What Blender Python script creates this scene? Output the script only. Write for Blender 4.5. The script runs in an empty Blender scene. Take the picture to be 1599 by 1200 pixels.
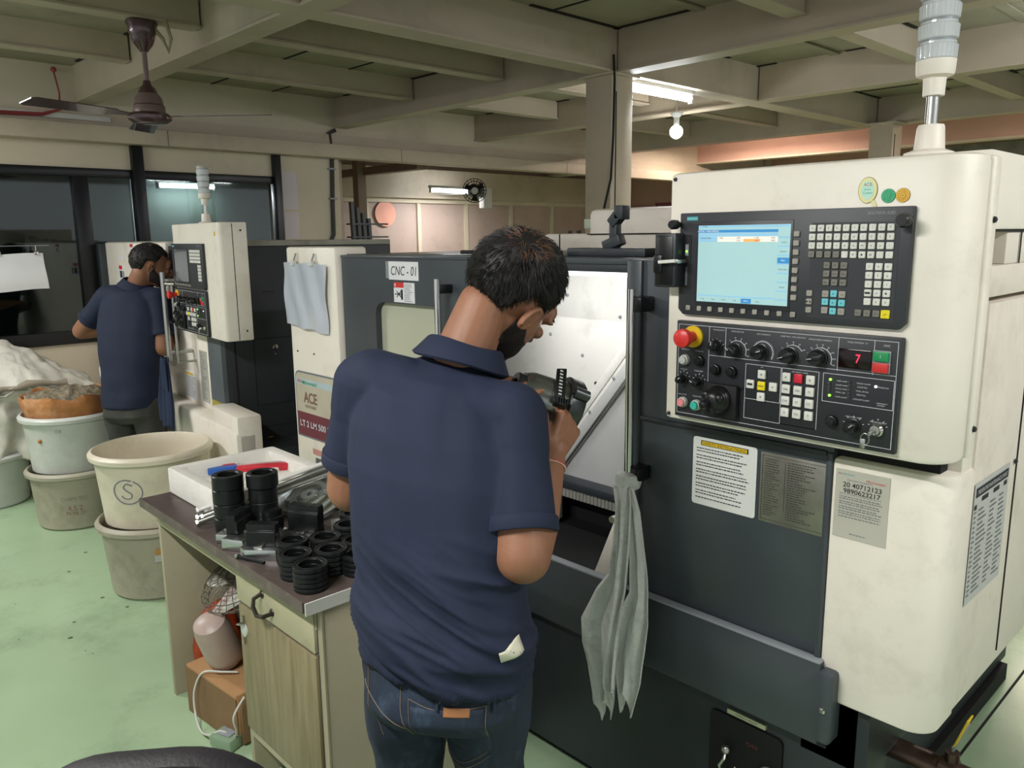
import bpy, bmesh, math, random
from mathutils import Vector, Matrix, noise
from math import sin, cos, pi, radians as rad
SC = bpy.context.scene
COL = SC.collection
random.seed(7)
# ------------------------------------------------------------------ camera
cam_d = bpy.data.cameras.new('camera'); cam = bpy.data.objects.new('camera', cam_d); COL.objects.link(cam)
cam_d.sensor_width = 36; cam_d.lens = 1241.98 / 1599 * 36; cam_d.clip_start = .05; cam_d.clip_end = 100
_p1 = Vector((-400 - 799.5, 382 - 600, 1241.98)).normalized(); _p2 = Vector((2130 - 799.5, 355 - 600, 1241.98)).normalized()
_X = -_p1; _Y = (_p2 - _X * _p2.dot(_X)).normalized(); _Z = _X.cross(_Y)
_R = Matrix((( _X[0], -_X[1], -_X[2]), (_Y[0], -_Y[1], -_Y[2]), (_Z[0], -_Z[1], -_Z[2])))
cam.matrix_world = Matrix.Translation((0, 0, 1.62)) @ _R.to_4x4()
SC.camera = cam
SC.view_settings.view_transform = 'Standard'; SC.view_settings.look = 'None'
SC.view_settings.exposure = 0.3; SC.view_settings.gamma = 1.0; SC.view_settings.use_curve_mapping = False
# ------------------------------------------------------------------ world
wd = bpy.data.worlds.new('world'); SC.world = wd; wd.use_nodes = True
wd.node_tree.nodes['Background'].inputs[0].default_value = (.93, .97, 1, 1)
wd.node_tree.nodes['Background'].inputs[1].default_value = .62
# ------------------------------------------------------------------ lamps of the hall: (x, y, z, direction, length, watts)
TUBES = [(-3.18, 4.33, 2.50, 'y', .66, 15), (-1.3, -.35, 2.46, 'x', 1.2, 50), (-4.9, -.25, 2.46, 'x', 1.2, 50), (.9, 1.6, 2.46, 'y', 1.2, 28),
         (-.9, 4.7, 2.46, 'y', 1.2, 16)]

# ------------------------------------------------------------------ materials
def lin(c):
    return c / 12.92 if c <= .04045 else ((c + .055) / 1.055) ** 2.4
def hexc(h):
    h = h.lstrip('#'); return tuple(lin(int(h[i:i + 2], 16) / 255) for i in (0, 2, 4)) + (1,)
MATS = {}
def mat(name, col, rough=.5, metal=0, var=.06, scale=6, bump=0, bscale=80, dirt=None, dirt_amt=0, dscale=3, spec=.5, coat=0, emit=None, es=0, trans=0, alpha=1, ior=1.45, stretch=None):
    if name in MATS: return MATS[name]
    m = bpy.data.materials.new(name); m.use_nodes = True; nt = m.node_tree; N = nt.nodes; L = nt.links
    b = N['Principled BSDF']; c = hexc(col) if isinstance(col, str) else tuple(col) + (1,)
    b.inputs['Base Color'].default_value = c; b.inputs['Roughness'].default_value = rough; b.inputs['Metallic'].default_value = metal
    b.inputs['Specular IOR Level'].default_value = spec; b.inputs['Coat Weight'].default_value = coat; b.inputs['IOR'].default_value = ior
    b.inputs['Transmission Weight'].default_value = trans; b.inputs['Alpha'].default_value = alpha
    tc = N.new('ShaderNodeTexCoord'); src = tc.outputs['Object']
    if stretch:
        mp = N.new('ShaderNodeMapping'); mp.inputs['Scale'].default_value = stretch; L.new(src, mp.inputs[0]); src = mp.outputs[0]
    if var or dirt:
        n = N.new('ShaderNodeTexNoise'); n.inputs['Scale'].default_value = scale; n.inputs['Detail'].default_value = 5; L.new(src, n.inputs['Vector'])
        r = N.new('ShaderNodeValToRGB'); r.color_ramp.elements[0].position = .3; r.color_ramp.elements[1].position = .7
        r.color_ramp.elements[0].color = tuple(max(0, x * (1 - var * 2)) for x in c[:3]) + (1,)
        r.color_ramp.elements[1].color = tuple(min(1, x * (1 + var)) for x in c[:3]) + (1,)
        L.new(n.outputs[0], r.inputs[0]); out = r.outputs[0]
        if dirt:
            n2 = N.new('ShaderNodeTexNoise'); n2.inputs['Scale'].default_value = dscale; n2.inputs['Detail'].default_value = 8; n2.inputs['Roughness'].default_value = .7; L.new(src, n2.inputs['Vector'])
            r2 = N.new('ShaderNodeValToRGB'); r2.color_ramp.elements[0].position = .52; r2.color_ramp.elements[1].position = .72
            r2.color_ramp.elements[0].color = (0, 0, 0, 1); r2.color_ramp.elements[1].color = (dirt_amt,) * 3 + (1,)
            L.new(n2.outputs[0], r2.inputs[0]); mx = N.new('ShaderNodeMixRGB'); L.new(r2.outputs[0], mx.inputs[0]); L.new(out, mx.inputs[1]); mx.inputs[2].default_value = hexc(dirt); out = mx.outputs[0]
        L.new(out, b.inputs['Base Color'])
    if bump:
        n3 = N.new('ShaderNodeTexNoise'); n3.inputs['Scale'].default_value = bscale; n3.inputs['Detail'].default_value = 4; L.new(src, n3.inputs['Vector'])
        bp = N.new('ShaderNodeBump'); bp.inputs['Strength'].default_value = bump; bp.inputs['Distance'].default_value = .01; L.new(n3.outputs[0], bp.inputs['Height']); L.new(bp.outputs[0], b.inputs['Normal'])
    if emit:
        b.inputs['Emission Color'].default_value = hexc(emit); b.inputs['Emission Strength'].default_value = es
    MATS[name] = m; return m
# ------------------------------------------------------------------ object helpers
def tag(o, label=None, cat=None, group=None, kind=None):
    if label: o['label'] = label
    if cat: o['category'] = cat
    if group: o['group'] = group
    if kind: o['kind'] = kind
    return o
def thing(name, label, cat, loc=(0, 0, 0), rotz=0, group=None):
    o = bpy.data.objects.new(name, None); COL.objects.link(o); o.empty_display_size = .1
    o.matrix_basis = Matrix.Translation(loc) @ Matrix.Rotation(rotz, 4, 'Z'); o['_w'] = 1
    del o['_w']
    return tag(o, label, cat, group)
def wmat(o):
    m = Matrix.Identity(4)
    while o is not None: m = o.matrix_basis @ m; o = o.parent
    return m
def dup(root, loc, rotz=0, label=None, group=None):
    r = root.copy(); COL.objects.link(r); r.matrix_basis = Matrix.Translation(loc) @ Matrix.Rotation(rotz, 4, 'Z')
    if label: r['label'] = label
    if group: r['group'] = group
    for ch in list(root.children):
        c = ch.copy(); COL.objects.link(c); c.parent = r
        for g in ch.children:
            d = g.copy(); COL.objects.link(d); d.parent = c
    return r
_text_cache = {}
def text_geo(s, bold=0):
    k = (s, bold)
    if k in _text_cache: return _text_cache[k]
    cu = bpy.data.curves.new('t', 'FONT'); cu.body = s; cu.size = 1; cu.align_x = 'CENTER'; cu.align_y = 'CENTER'; cu.resolution_u = 3; cu.offset = bold
    o = bpy.data.objects.new('t', cu); COL.objects.link(o)
    me = bpy.data.meshes.new_from_object(o)
    res = ([tuple(v.co) for v in me.vertices], [tuple(p.vertices) for p in me.polygons])
    bpy.data.objects.remove(o); bpy.data.curves.remove(cu); bpy.data.meshes.remove(me)
    _text_cache[k] = res; return res
class G:
    """collects shapes and builds them as one mesh object"""
    def __init__(s, M=None): s.V = []; s.F = []; s.mi = []; s.sm = []; s.mats = []; s.M = M or Matrix.Identity(4)
    def m(s, mt):
        if mt not in s.mats: s.mats.append(mt)
        return s.mats.index(mt)
    def add(s, vs, fs, mt, smooth=False, X=None):
        X = s.M @ X if X is not None else s.M
        b = len(s.V); s.V += [X @ Vector(v) for v in vs]; k = s.m(mt)
        s.F += [tuple(b + i for i in f) for f in fs]; s.mi += [k] * len(fs); s.sm += [smooth] * len(fs); return s
    def bmadd(s, bm, mt, smooth=False, X=None):
        bm.verts.index_update(); s.add([tuple(v.co) for v in bm.verts], [tuple(v.index for v in f.verts) for f in bm.faces], mt, smooth, X); bm.free(); return s
    def box(s, x0, x1, y0, y1, z0, z1, mt, bev=0, seg=2, X=None):
        bm = bmesh.new(); bmesh.ops.create_cube(bm, size=1)
        for v in bm.verts: v.co = Vector(((x0 + x1) / 2 + v.co.x * (x1 - x0), (y0 + y1) / 2 + v.co.y * (y1 - y0), (z0 + z1) / 2 + v.co.z * (z1 - z0)))
        if bev: bmesh.ops.bevel(bm, geom=bm.edges[:], offset=bev, segments=seg, profile=.5, affect='EDGES')
        return s.bmadd(bm, mt, bool(bev), X)
    def obox(s, c, size, R, mt, bev=0):
        X = Matrix.Translation(c) @ (R.to_4x4() if R is not None else Matrix.Identity(4)); a, b, d = (q / 2 for q in size)
        return s.box(-a, a, -b, b, -d, d, mt, bev, 2, X)
    def beam(s, p, q, w, h, mt, bev=0):
        p = Vector(p); q = Vector(q); d = q - p; R = d.to_track_quat('X', 'Z').to_matrix()
        return s.obox((p + q) / 2, (d.length, w, h), R, mt, bev)
    def lathe(s, base, axis, prof, mt, seg=32, cap=True, smooth=True):
        R = Vector(axis).to_track_quat('Z', 'Y').to_matrix().to_4x4(); X = Matrix.Translation(base) @ R
        vs = []; fs = []
        for (r, h) in prof:
            for k in range(seg): a = 2 * pi * k / seg; vs.append((r * cos(a), r * sin(a), h))
        n = len(prof)
        for i in range(n - 1):
            for k in range(seg):
                k2 = (k + 1) % seg; fs.append((i * seg + k, i * seg + k2, (i + 1) * seg + k2, (i + 1) * seg + k))
        if cap:
            fs.append(tuple(range(seg))[::-1]); fs.append(tuple((n - 1) * seg + k for k in range(seg)))
        return s.add(vs, fs, mt, smooth, X)
    def cyl(s, p, q, r, mt, r2=None, seg=24, smooth=True):
        d = Vector(q) - Vector(p); return s.lathe(p, d, [(r, 0), (r if r2 is None else r2, d.length)], mt, seg, True, smooth)
    def tube(s, pts, r, mt, seg=8, closed=False):
        pts = [Vector(p) for p in pts]; n = len(pts); vs = []; fs = []; up = None
        for i, p in enumerate(pts):
            t = (pts[min(i + 1, n - 1)] - pts[max(i - 1, 0)]).normalized()
            if up is None: up = Vector((0, 0, 1)) if abs(t.z) < .9 else Vector((1, 0, 0))
            a = t.cross(up).normalized(); up = a.cross(t).normalized(); rr = r[i] if isinstance(r, (list, tuple)) else r
            for k in range(seg): an = 2 * pi * k / seg; vs.append(p + (a * cos(an) + up * sin(an)) * rr)
        for i in range(n - 1):
            for k in range(seg): k2 = (k + 1) % seg; fs.append((i * seg + k, i * seg + k2, (i + 1) * seg + k2, (i + 1) * seg + k))
        fs.append(tuple(range(seg))[::-1]); fs.append(tuple((n - 1) * seg + k for k in range(seg)))
        return s.add(vs, fs, mt, True)
    def prism(s, pts, d0, d1, mt, axis='z', bev=0, smooth=False, X=None):
        # pts 2d; axis = extrusion axis. 'z': (x,y); 'y': (x,z); 'x': (y,z)
        f = {'z': lambda a, b, c: (a, b, c), 'y': lambda a, b, c: (a, c, b), 'x': lambda a, b, c: (c, a, b)}[axis]
        n = len(pts); bm = bmesh.new()
        lo = [bm.verts.new(f(a, b, d0)) for a, b in pts]; hi = [bm.verts.new(f(a, b, d1)) for a, b in pts]
        bm.faces.new(lo[::-1]); bm.faces.new(hi)
        for i in range(n): bm.faces.new((lo[i], lo[(i + 1) % n], hi[(i + 1) % n], hi[i]))
        bmesh.ops.recalc_face_normals(bm, faces=bm.faces[:])
        if bev:
            es = [e for e in bm.edges if len(e.link_faces) == 2 and e.calc_face_angle(0) > .6]
            bmesh.ops.bevel(bm, geom=es, offset=bev, segments=2, profile=.5, affect='EDGES'); smooth = True
        return s.bmadd(bm, mt, smooth, X)
    def ell(s, c, r, R, mt, seg=24):
        bm = bmesh.new(); bmesh.ops.create_uvsphere(bm, u_segments=seg, v_segments=max(8, seg * 2 // 3), radius=1)
        X = Matrix.Translation(c) @ (R.to_4x4() if R is not None else Matrix.Identity(4)) @ Matrix.Diagonal((*((r,) * 3 if isinstance(r, (int, float)) else r), 1))
        return s.bmadd(bm, mt, True, X)
    def grid(s, fn, nu, nv, mt, smooth=True, wrap=False):
        vs = [fn(i / nu, j / nv) for i in range(nu + 1) for j in range(nv + 1)]
        fs = [(i * (nv + 1) + j, (i + 1) * (nv + 1) + j, (i + 1) * (nv + 1) + j + 1, i * (nv + 1) + j + 1) for i in range(nu) for j in range(nv)]
        return s.add(vs, fs, mt, smooth)
    def loft(s, rings, mt, cap=True, smooth=True):
        n = len(rings[0]); vs = [p for r in rings for p in r]; fs = []
        for i in range(len(rings) - 1):
            for k in range(n): k2 = (k + 1) % n; fs.append((i * n + k, i * n + k2, (i + 1) * n + k2, (i + 1) * n + k))
        if cap: fs.append(tuple(range(n))[::-1]); fs.append(tuple((len(rings) - 1) * n + k for k in range(n)))
        return s.add(vs, fs, mt, smooth)
    def text(s, t, c, h, mt, xd=(1, 0, 0), ud=(0, 0, 1), width=None, bold=0, skew=0):
        vs, fs = text_geo(t, bold)
        if not vs: return s
        xs = [v[0] for v in vs]; ys = [v[1] for v in vs]; hh = max(ys) - min(ys); ww = max(xs) - min(xs)
        k = h / hh; kx = k if width is None else width / ww; cx = (max(xs) + min(xs)) / 2; cy = (max(ys) + min(ys)) / 2
        c = Vector(c); xd = Vector(xd).normalized(); ud = Vector(ud).normalized()
        return s.add([c + xd * ((v[0] - cx) * kx + skew * (v[1] - cy) * k) + ud * ((v[1] - cy) * k) for v in vs], fs, mt)
    def build(s, name, parent=None, label=None, cat=None, group=None, kind=None, origin=None, sharp=40):
        me = bpy.data.meshes.new(name)
        if parent is not None: inv = wmat(parent).inverted(); V = [inv @ v for v in s.V]; off = None
        else:
            if origin is None:
                xs = [v.x for v in s.V]; ys = [v.y for v in s.V]; origin = ((min(xs) + max(xs)) / 2, (min(ys) + max(ys)) / 2, min(v.z for v in s.V))
            off = Vector(origin); V = [v - off for v in s.V]
        me.from_pydata([tuple(v) for v in V], [], s.F)
        for mt in s.mats: me.materials.append(mt)
        me.polygons.foreach_set('material_index', s.mi); me.polygons.foreach_set('use_smooth', s.sm); me.update()
        bm = bmesh.new(); bm.from_mesh(me); bmesh.ops.recalc_face_normals(bm, faces=[f for f in bm.faces]) if len(bm.faces) < 60000 else None; bm.to_mesh(me); bm.free()
        try: me.set_sharp_from_angle(angle=rad(sharp))
        except Exception: pass
        o = bpy.data.objects.new(name, me); COL.objects.link(o)
        if parent is not None: o.parent = parent
        else: o.matrix_basis = Matrix.Translation(off)
        return tag(o, label, cat, group, kind)
def struct(name, g, label=None): return g.build(name, kind='structure', label=label)
def rrect(x0, x1, z0, z1, r, n=5, corners=(1, 1, 1, 1)):
    """rounded rectangle outline, corners: bl, br, tr, tl"""
    out = []
    for (cx, cz, a0, on) in ((x0 + r, z0 + r, pi, corners[0]), (x1 - r, z0 + r, 1.5 * pi, corners[1]), (x1 - r, z1 - r, 0, corners[2]), (x0 + r, z1 - r, .5 * pi, corners[3])):
        if on: out += [(cx + r * cos(a0 + k * pi / 2 / n), cz + r * sin(a0 + k * pi / 2 / n)) for k in range(n + 1)]
        else: out.append((x0 if cx < (x0 + x1) / 2 else x1, z0 if cz < (z0 + z1) / 2 else z1))
    return out
def rough_lines(g, x0, x1, ztop, n, dz, h, mt, y, rng, xd=None, frac=(.7, 1), words=True):
    """rows of tiny unreadable print as short dashes; xd maps (a, z)->point"""
    for i in range(n):
        z = ztop - i * dz; x = x0; end = x0 + (x1 - x0) * rng.uniform(*frac)
        while x < end:
            w = rng.uniform(.002, .008); e = min(x + w, end)
            ps = [(x, z), (e, z), (e, z + h), (x, z + h)]
            g.add([xd(a, b) if xd else (a, y, b) for a, b in ps], [(0, 1, 2, 3)], mt); x = e + .0016
# palette
cream = mat('cream_enamel', '#e6dfd2', .42, var=.02, dirt='#8d8468', dirt_amt=.25, dscale=5)
cream2 = mat('cream_sheet', '#dbd2c6', .4, var=.03, dirt='#7a7258', dirt_amt=.3, dscale=4)
slate = mat('slate_enamel', '#3c4247', .38, var=.06, bump=.03, bscale=300, coat=.1)
slate_d = mat('slate_enamel_dark', '#2c3135', .45, var=.08, bump=.03, bscale=300)
greytrim = mat('grey_trim', '#8a8f94', .4)
black = mat('black_plastic', '#121315', .35, var=.05)
blackm = mat('black_matt', '#0c0c0d', .7, var=.05)
panelm = mat('panel_overlay', '#303236', .45, var=.03)
panelm2 = mat('panel_overlay_charcoal', '#25272b', .42, var=.03)
steel = mat('brushed_steel', '#b8b8b4', .28, 1, var=.05)
chrome = mat('chrome', '#d0cfca', .14, 1, var=.03)
alum = mat('machined_aluminium', '#c9cccb', .3, 1, var=.06, scale=20)
blacksteel = mat('blackened_steel', '#1a1c1d', .38, .35, var=.12, scale=20)
paper = mat('white_paper', '#d8d8da', .6, var=.02)
whitep = mat('white_plastic', '#cfcec8', .4, var=.03)
ink = mat('ink', '#22252a', .6, var=0)
inkg = mat('ink_grey', '#6e7074', .6, var=0)
# ================================================================== ROOM
paint = mat('beam_paint', '#b9ac97', .55, var=.06, scale=2, bump=.05, bscale=60, dirt='#6b6350', dirt_amt=.35, dscale=1.3)
wallp = mat('wall_paint', '#c6bba5', .65, var=.05, scale=1.5, bump=.05, dirt='#7d735f', dirt_amt=.3, dscale=1.1)
deckm = mat('deck_board', '#9a937e', .7, var=.08, scale=3, dirt='#55523f', dirt_amt=.35, dscale=2)
gapm = mat('deck_joint', '#1e1d18', .9, var=0)
floorm = mat('green_epoxy', '#a2bb98', .22, var=.07, scale=1.2, bump=.05, bscale=12, dirt='#55634c', dirt_amt=.35, dscale=2.2, spec=.5)
frame_b = mat('window_frame_black', '#0d0f12', .35, var=.03)
ZB, ZJ, ZD = 2.55, 2.64, 2.79
XW = -6.2
# floor, one slab with worn joint lines
g = G(); g.box(-10, 6, -5, 14, -.08, 0, floorm); struct('floor', g)
g = G(); spk = mat('floor_specks', '#4f5a48', .7, var=.1); rr = random.Random(3)
for k in range(46):
    a = rr.uniform(-5.5, -1.9); b = rr.uniform(-.6, 1.6); r = rr.uniform(.003, .011)
    g.lathe((a, b, 0), (0, 0, 1), [(r, 0), (r * .7, .0012)], spk, 7)
g.beam((-.668, 1.2, .0006), (-.668, 6, .0006), .008, .001, gapm);
struct('floor_marks', g).name = 'floor_wear'
# deck boards: ceiling
g = G(); g.box(-10, 6, -5, 14, ZD, ZD + .05, deckm)
for yy in (-.9, .35, 1.05, 2.75, 3.25, 4.65, 6.2, 7.0, 8.2, 9.4):
    g.box(-6.2, 6, yy - .008, yy + .008, ZD - .004, ZD, gapm)
for xx in (-5.6, -4.62, -3.62, -2.55, -1.45, -.4):
    g.box(xx - .03, xx + .03, -5, 14, ZD - .014, ZD - .0045, deckm)
    g.box(xx - .036, xx - .031, -5, 14, ZD - .006, ZD, gapm)
rq = random.Random(21)
for xx in (-5.16, -4.16, -4.04, -3.26, -3.09, -2.06, -1.94, -1.01, .36):
    y_ = -.5
    while y_ < 8: l_ = rq.uniform(.25, .8); g.box(xx - .012, xx + .012, y_, y_ + l_, ZD - .006, ZD, gapm); y_ += l_ + rq.uniform(.1, .7)
for yy in (1.755, 3.79, 3.94, 5.38):
    x_ = -6
    while x_ < .2: l_ = rq.uniform(.2, .6); g.box(x_, x_ + l_, yy - .012, yy + .012, ZD - .006, ZD, gapm); x_ += l_ + rq.uniform(.2, .8)
struct('ceiling', g)
ntrim = [0]
def trim(g, label=None):
    ntrim[0] += 1; o = struct('trim_%d' % ntrim[0], g, label); return o
def ibeam(p, q, w=.15, zb=ZB, zt=ZD, fl=.012, web=None):
    """boxed steel beam with a projecting bottom flange lip"""
    g = G(); (x0, y0), (x1, y1) = p, q
    if abs(x1 - x0) < 1e-6: g.box(x0 - w / 2, x0 + w / 2, y0, y1, zb, zb + fl, paint); g.box(x0 - w / 2 + .012, x0 + w / 2 - .012, y0, y1, zb + fl, zt, paint)
    else: g.box(x0, x1, y0 - w / 2, y0 + w / 2, zb, zb + fl, paint); g.box(x0, x1, y0 - w / 2 + .012, y0 + w / 2 - .012, zb + fl, zt, paint)
    return g
# main beams
trim(ibeam((-3.175, -5), (-3.175, 7.5), .15), 'long painted ceiling beam')
trim(ibeam((.45, -5), (.45, 11), .15))
for yy in (1.83, 3.865, 5.45, 7.5, -.6):
    trim(ibeam((XW, yy), (-3.25, yy), .13)); trim(ibeam((-3.1, yy), (.375, yy), .13))
# joists
def joist(x, y0, y1, w=.1): trim(ibeam((x, y0), (x, y1), w, ZJ, ZD, .01))
for x in (-5.1, -4.1, -2.0, -.95):
    for a, b in ((-.535, 1.765), (1.895, 3.8), (3.93, 5.385), (5.515, 7.435)): joist(x, a, b)
# columns
for (x, y) in ((-3.22, 3.88), (-2.98, 7.35)):
    g = G(); g.box(x - .1, x + .1, y - .1, y + .1, 0, ZB, paint, .006); g.box(x - .13, x + .13, y - .13, y + .13, ZB - .012, ZB, paint); g.box(x + .1, x + .104, y - .06, y - .055, .1, ZB - .1, gapm)
    trim(g, 'square painted steel column')
# left wall: sill wall, pillar and fascia
g = G(); g.box(XW - .15, XW, -5, 3.2, 0, .905, wallp); g.box(XW - .15, XW, 3.26, 3.83, 0, ZD, wallp)
g.box(XW - .15, XW, -5, 3.26, 2.12, ZD, wallp); g.box(XW - .15, XW, 3.83, 11, 2.40, ZD, wallp)
struct('wall_left', g)
g = G(); g.box(XW, XW + .14, -5, 11, 2.29, 2.40, paint, .004); g.box(XW, XW + .03, -5, 11, 2.40, 2.49, paint)
for yy in (.2, 2.33, 4.4, 6.6): g.box(XW + .139, XW + .1405, yy, yy + .004, 2.29, 2.4, gapm)
trim(g, 'projecting fascia beam above the windows')
# windows
glass = bpy.data.materials.new('tinted_glass'); glass.use_nodes = True; nt = glass.node_tree; N = nt.nodes; L = nt.links; N.remove(N['Principled BSDF'])
tr = N.new('ShaderNodeBsdfTransparent'); tr.inputs[0].default_value = (.34, .40, .38, 1); gl = N.new('ShaderNodeBsdfGlossy'); gl.inputs[0].default_value = (.9, .95, .95, 1); gl.inputs['Roughness'].default_value = .03
fr = N.new('ShaderNodeFresnel'); fr.inputs[0].default_value = 1.7; mx = N.new('ShaderNodeMixShader'); L.new(fr.outputs[0], mx.inputs[0]); L.new(tr.outputs[0], mx.inputs[1]); L.new(gl.outputs[0], mx.inputs[2]); L.new(mx.outputs[0], N['Material Output'].inputs[0])
def window(n, y0, y1, z0, z1, bars):
    w = thing('window_%d' % n, 'black framed tinted window pane', 'window', (XW, (y0 + y1) / 2, z0)); del w['category']; w['kind'] = 'structure'
    g = G(); g.box(XW - .03, XW + .02, y0, y1, z0, z0 + .09, frame_b, .003); g.box(XW - .03, XW + .02, y0, y1, z1 - .06, z1, frame_b, .003)
    for (a, b) in bars: g.box(XW - .03, XW + .02, a, b, z0 + .09, z1 - .06, frame_b, .003)
    g.build('window_frame', w)
    p = G(); p.box(XW - .022, XW - .016, y0 + .01, y1 - .01, z0 + .05, z1 - .03, glass); p.build('window_pane', w)
window(1, -1.2, 2.1, .905, 2.12, ((-1.2, -1.14), (.2, .3), (1.7, 1.8)))
window(2, 2.18, 3.2, .905, 2.12, ())
g = G(); g.box(XW - .03, XW + .05, 2.1, 2.18, .905, 2.29, frame_b, .004); trim(g, 'black window mullion rising to the fascia beam')
g = G(); g.box(XW - .03, XW + .05, 3.2, 3.26, .905, 2.29, frame_b, .004); trim(g, 'black window end post')
# room beyond the window wall
farw = mat('far_room_panel', '#b09c92', .6, var=.05, scale=1.4, dirt='#7b6a5e', dirt_amt=.3)
g = G(); g.box(-9.1, -9, -3, 12, 0, 2.79, farw)
for yy in (5.1, 5.9, 6.75, 7.6, 8.5, 9.4): g.box(-9, -8.97, yy, yy + .06, 0, 2.12, wallp)
g.box(-9, -8.95, 4.6, 11, 2.08, 2.14, wallp)
struct('wall_far_room', g).name = 'wall_far'
g = G(); g.box(-9, -8.82, 4.9, 11, 2.14, 2.52, paint); trim(g, 'deep beam across the far room')
g = G(); g.box(-9, XW - .15, 3.86, 3.95, 0, 2.79, farw); struct('wall_partition', g)
g = G(); g.box(-7.55, -7.45, 4.83, 4.93, 0, 2.5, mat('brown_post', '#8c7a6c', .6)); g.box(-8.9, -6.5, 4.9, 5.0, 2.28, 2.36, mat('brown_post', '', 0)); trim(g)
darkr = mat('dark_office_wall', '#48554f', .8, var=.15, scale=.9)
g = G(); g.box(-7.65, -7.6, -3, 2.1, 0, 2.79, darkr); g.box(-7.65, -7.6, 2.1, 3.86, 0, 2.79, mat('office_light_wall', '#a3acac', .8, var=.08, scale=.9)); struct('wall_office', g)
# salmon painted end bay
salm = mat('salmon_wall', '#c8a593', .7, var=.05, scale=1)
g = G(); g.box(-9, 6, 11.2, 11.3, 0, 2.95, salm)
for x in (-6.3, -4.6, -3.1): g.box(x, x + .12, 11.05, 11.2, 0, 2.95, wallp)
g.box(-9, 6, 11.12, 11.2, 1.95, 2.08, wallp)
struct('wall_back', g)
g = G(); g.box(-9, 3, 9.3, 9.4, 2.55, 2.79, salm); g.box(-9, 3, 9.27, 9.43, 2.53, 2.55, wallp); trim(g, 'salmon lit beam in the end bay')
g = G(); g.box(-3.9, -2.2, 10.5, 10.6, 1.9, 2.62, mat('grimy_board', '#8a887c', .8, var=.2, scale=4, dirt='#4d4a40', dirt_amt=.6)); g.box(-2.3, -2.2, 10.4, 10.5, 0, 2.62, wallp); g.box(-3.9, -3.8, 10.4, 10.5, 0, 2.62, wallp)
tag(g.build('partition_board'), 'grimy grey board standing high before the salmon wall', 'board')
g = G(); g.box(-5.75, -4.3, 7.9, 8.4, 0, 1.99, mat('maroon_cabinet', '#5b2b33', .45, var=.04)); g.box(-5.8, -4.25, 7.86, 7.9, 1.9, 1.99, mat('maroon_cabinet', '', 0)); g.box(-5.6, -4.5, 7.85, 7.86, .3, 1.8, mat('maroon_door', '#4c242b', .4))
tag(g.build('storage_cabinet'), 'tall maroon cabinet seen beyond the column', 'cabinet')
# lamps
warm = bpy.data.lights.new('warm', 'AREA'); warm.shape = 'RECTANGLE'; warm.size = 1.2; warm.size_y = .1; warm.energy = 60; warm.color = (1, .72, .5)
def tube_light(x, y, z, ax, ln, watts, label, col='#f4f8ff', housing=True, mount=None, name='tube_light', lampcol=(1, .98, .95), group=None):
    t = thing(name, label, 'lamp', (x, y, z), 0, group)
    d = Vector((1, 0, 0)) if ax == 'x' else Vector((0, 1, 0)); c = Vector((x, y, z))
    em = mat('tube_glow_%s' % col, col, .5, var=0, emit=col, es=34)
    g = G(); g.cyl(c - d * ln / 2, c + d * ln / 2, .019, em, seg=16); g.build('tube', t)
    g = G(); g.beam(c - d * (ln / 2 + .03) + Vector((0, 0, .045)), c + d * (ln / 2 + .03) + Vector((0, 0, .045)), .05, .035, whitep, .004)
    for sg in (-1, 1): g.beam(c + d * sg * (ln / 2) - Vector((0, 0, 0)), c + d * sg * (ln / 2 + .025), .03, .055, whitep, .003)
    if mount: g.cyl(c + Vector((0, 0, .06)), c + Vector((0, 0, .06 + mount)), .006, greytrim)
    g.build('batten', t)
    la = bpy.data.lights.new('tube_lamp', 'AREA'); la.shape = 'RECTANGLE'; la.size = ln if ax == 'x' else .05; la.size_y = .05 if ax == 'x' else ln; la.energy = watts; la.color = lampcol
    lo = bpy.data.objects.new('lamp_light', la); COL.objects.link(lo); lo.parent = t; lo.location = (0, 0, -.024)
    return t
labs = ['white tube light under the beam just right of the steel column', 'tube light over the workbench end of the aisle', 'tube light over the left aisle by the buckets', 'tube light over the right side of the near machine', 'tube light behind the near machine']
for k, (x, y, z, ax, ln, w) in enumerate(TUBES): tube_light(x, y, z, ax, ln, w, labs[k], mount=None if k == 0 else ZD - z - .06)
tube_light(-8.3, 6.85, 2.21, 'y', .75, 22, 'glowing tube light on the far room wall left of the black wall fan', name='far_tube_light')
tube_light(-7.45, 3.0, 2.10, 'y', .5, 5, 'tube added behind the dark window panes in place of a reflection', name='reflection_tube_light', mount=ZD - 2.16)  # added tube behind the glass, stands in for a tube light reflected in it
tube_light(-5.0, 8.5, 2.70, 'x', 1.2, 65, 'warm tube light in the salmon end bay', col='#ffe0cc', lampcol=(1, .84, .73), name='warm_tube_light', mount=.03)
tube_light(-1.2, 8.5, 2.70, 'x', 1.2, 40, 'warm tube light at the right of the salmon end bay', col='#ffe0cc', lampcol=(1, .84, .73), name='warm_tube_light', mount=.03)
# bulb
t = thing('hanging_bulb', 'bare glowing round bulb hanging beyond the tube light', 'lamp', (-3.73, 5.3, 2.3))
g = G(); g.ell((-3.73, 5.3, 2.395), .05, None, mat('bulb_glow', '#ffffff', .5, var=0, emit='#fbfdff', es=12)); g.build('bulb', t)
g = G(); g.cyl((-3.73, 5.3, 2.435), (-3.73, 5.3, 2.50), .022, whitep); g.cyl((-3.73, 5.3, 2.5), (-3.73, 5.3, ZD), .006, whitep); g.lathe((-3.73, 5.3, 2.5), (0, 0, 1), [(.022, 0), (.05, .03), (.05, .036)], whitep); g.build('holder', t)
pl = bpy.data.lights.new('bulb_lamp', 'POINT'); pl.energy = 12; pl.shadow_soft_size = .05; po = bpy.data.objects.new('lamp_light', pl); COL.objects.link(po); po.parent = t; po.location = (0, 0, .02)
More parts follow.
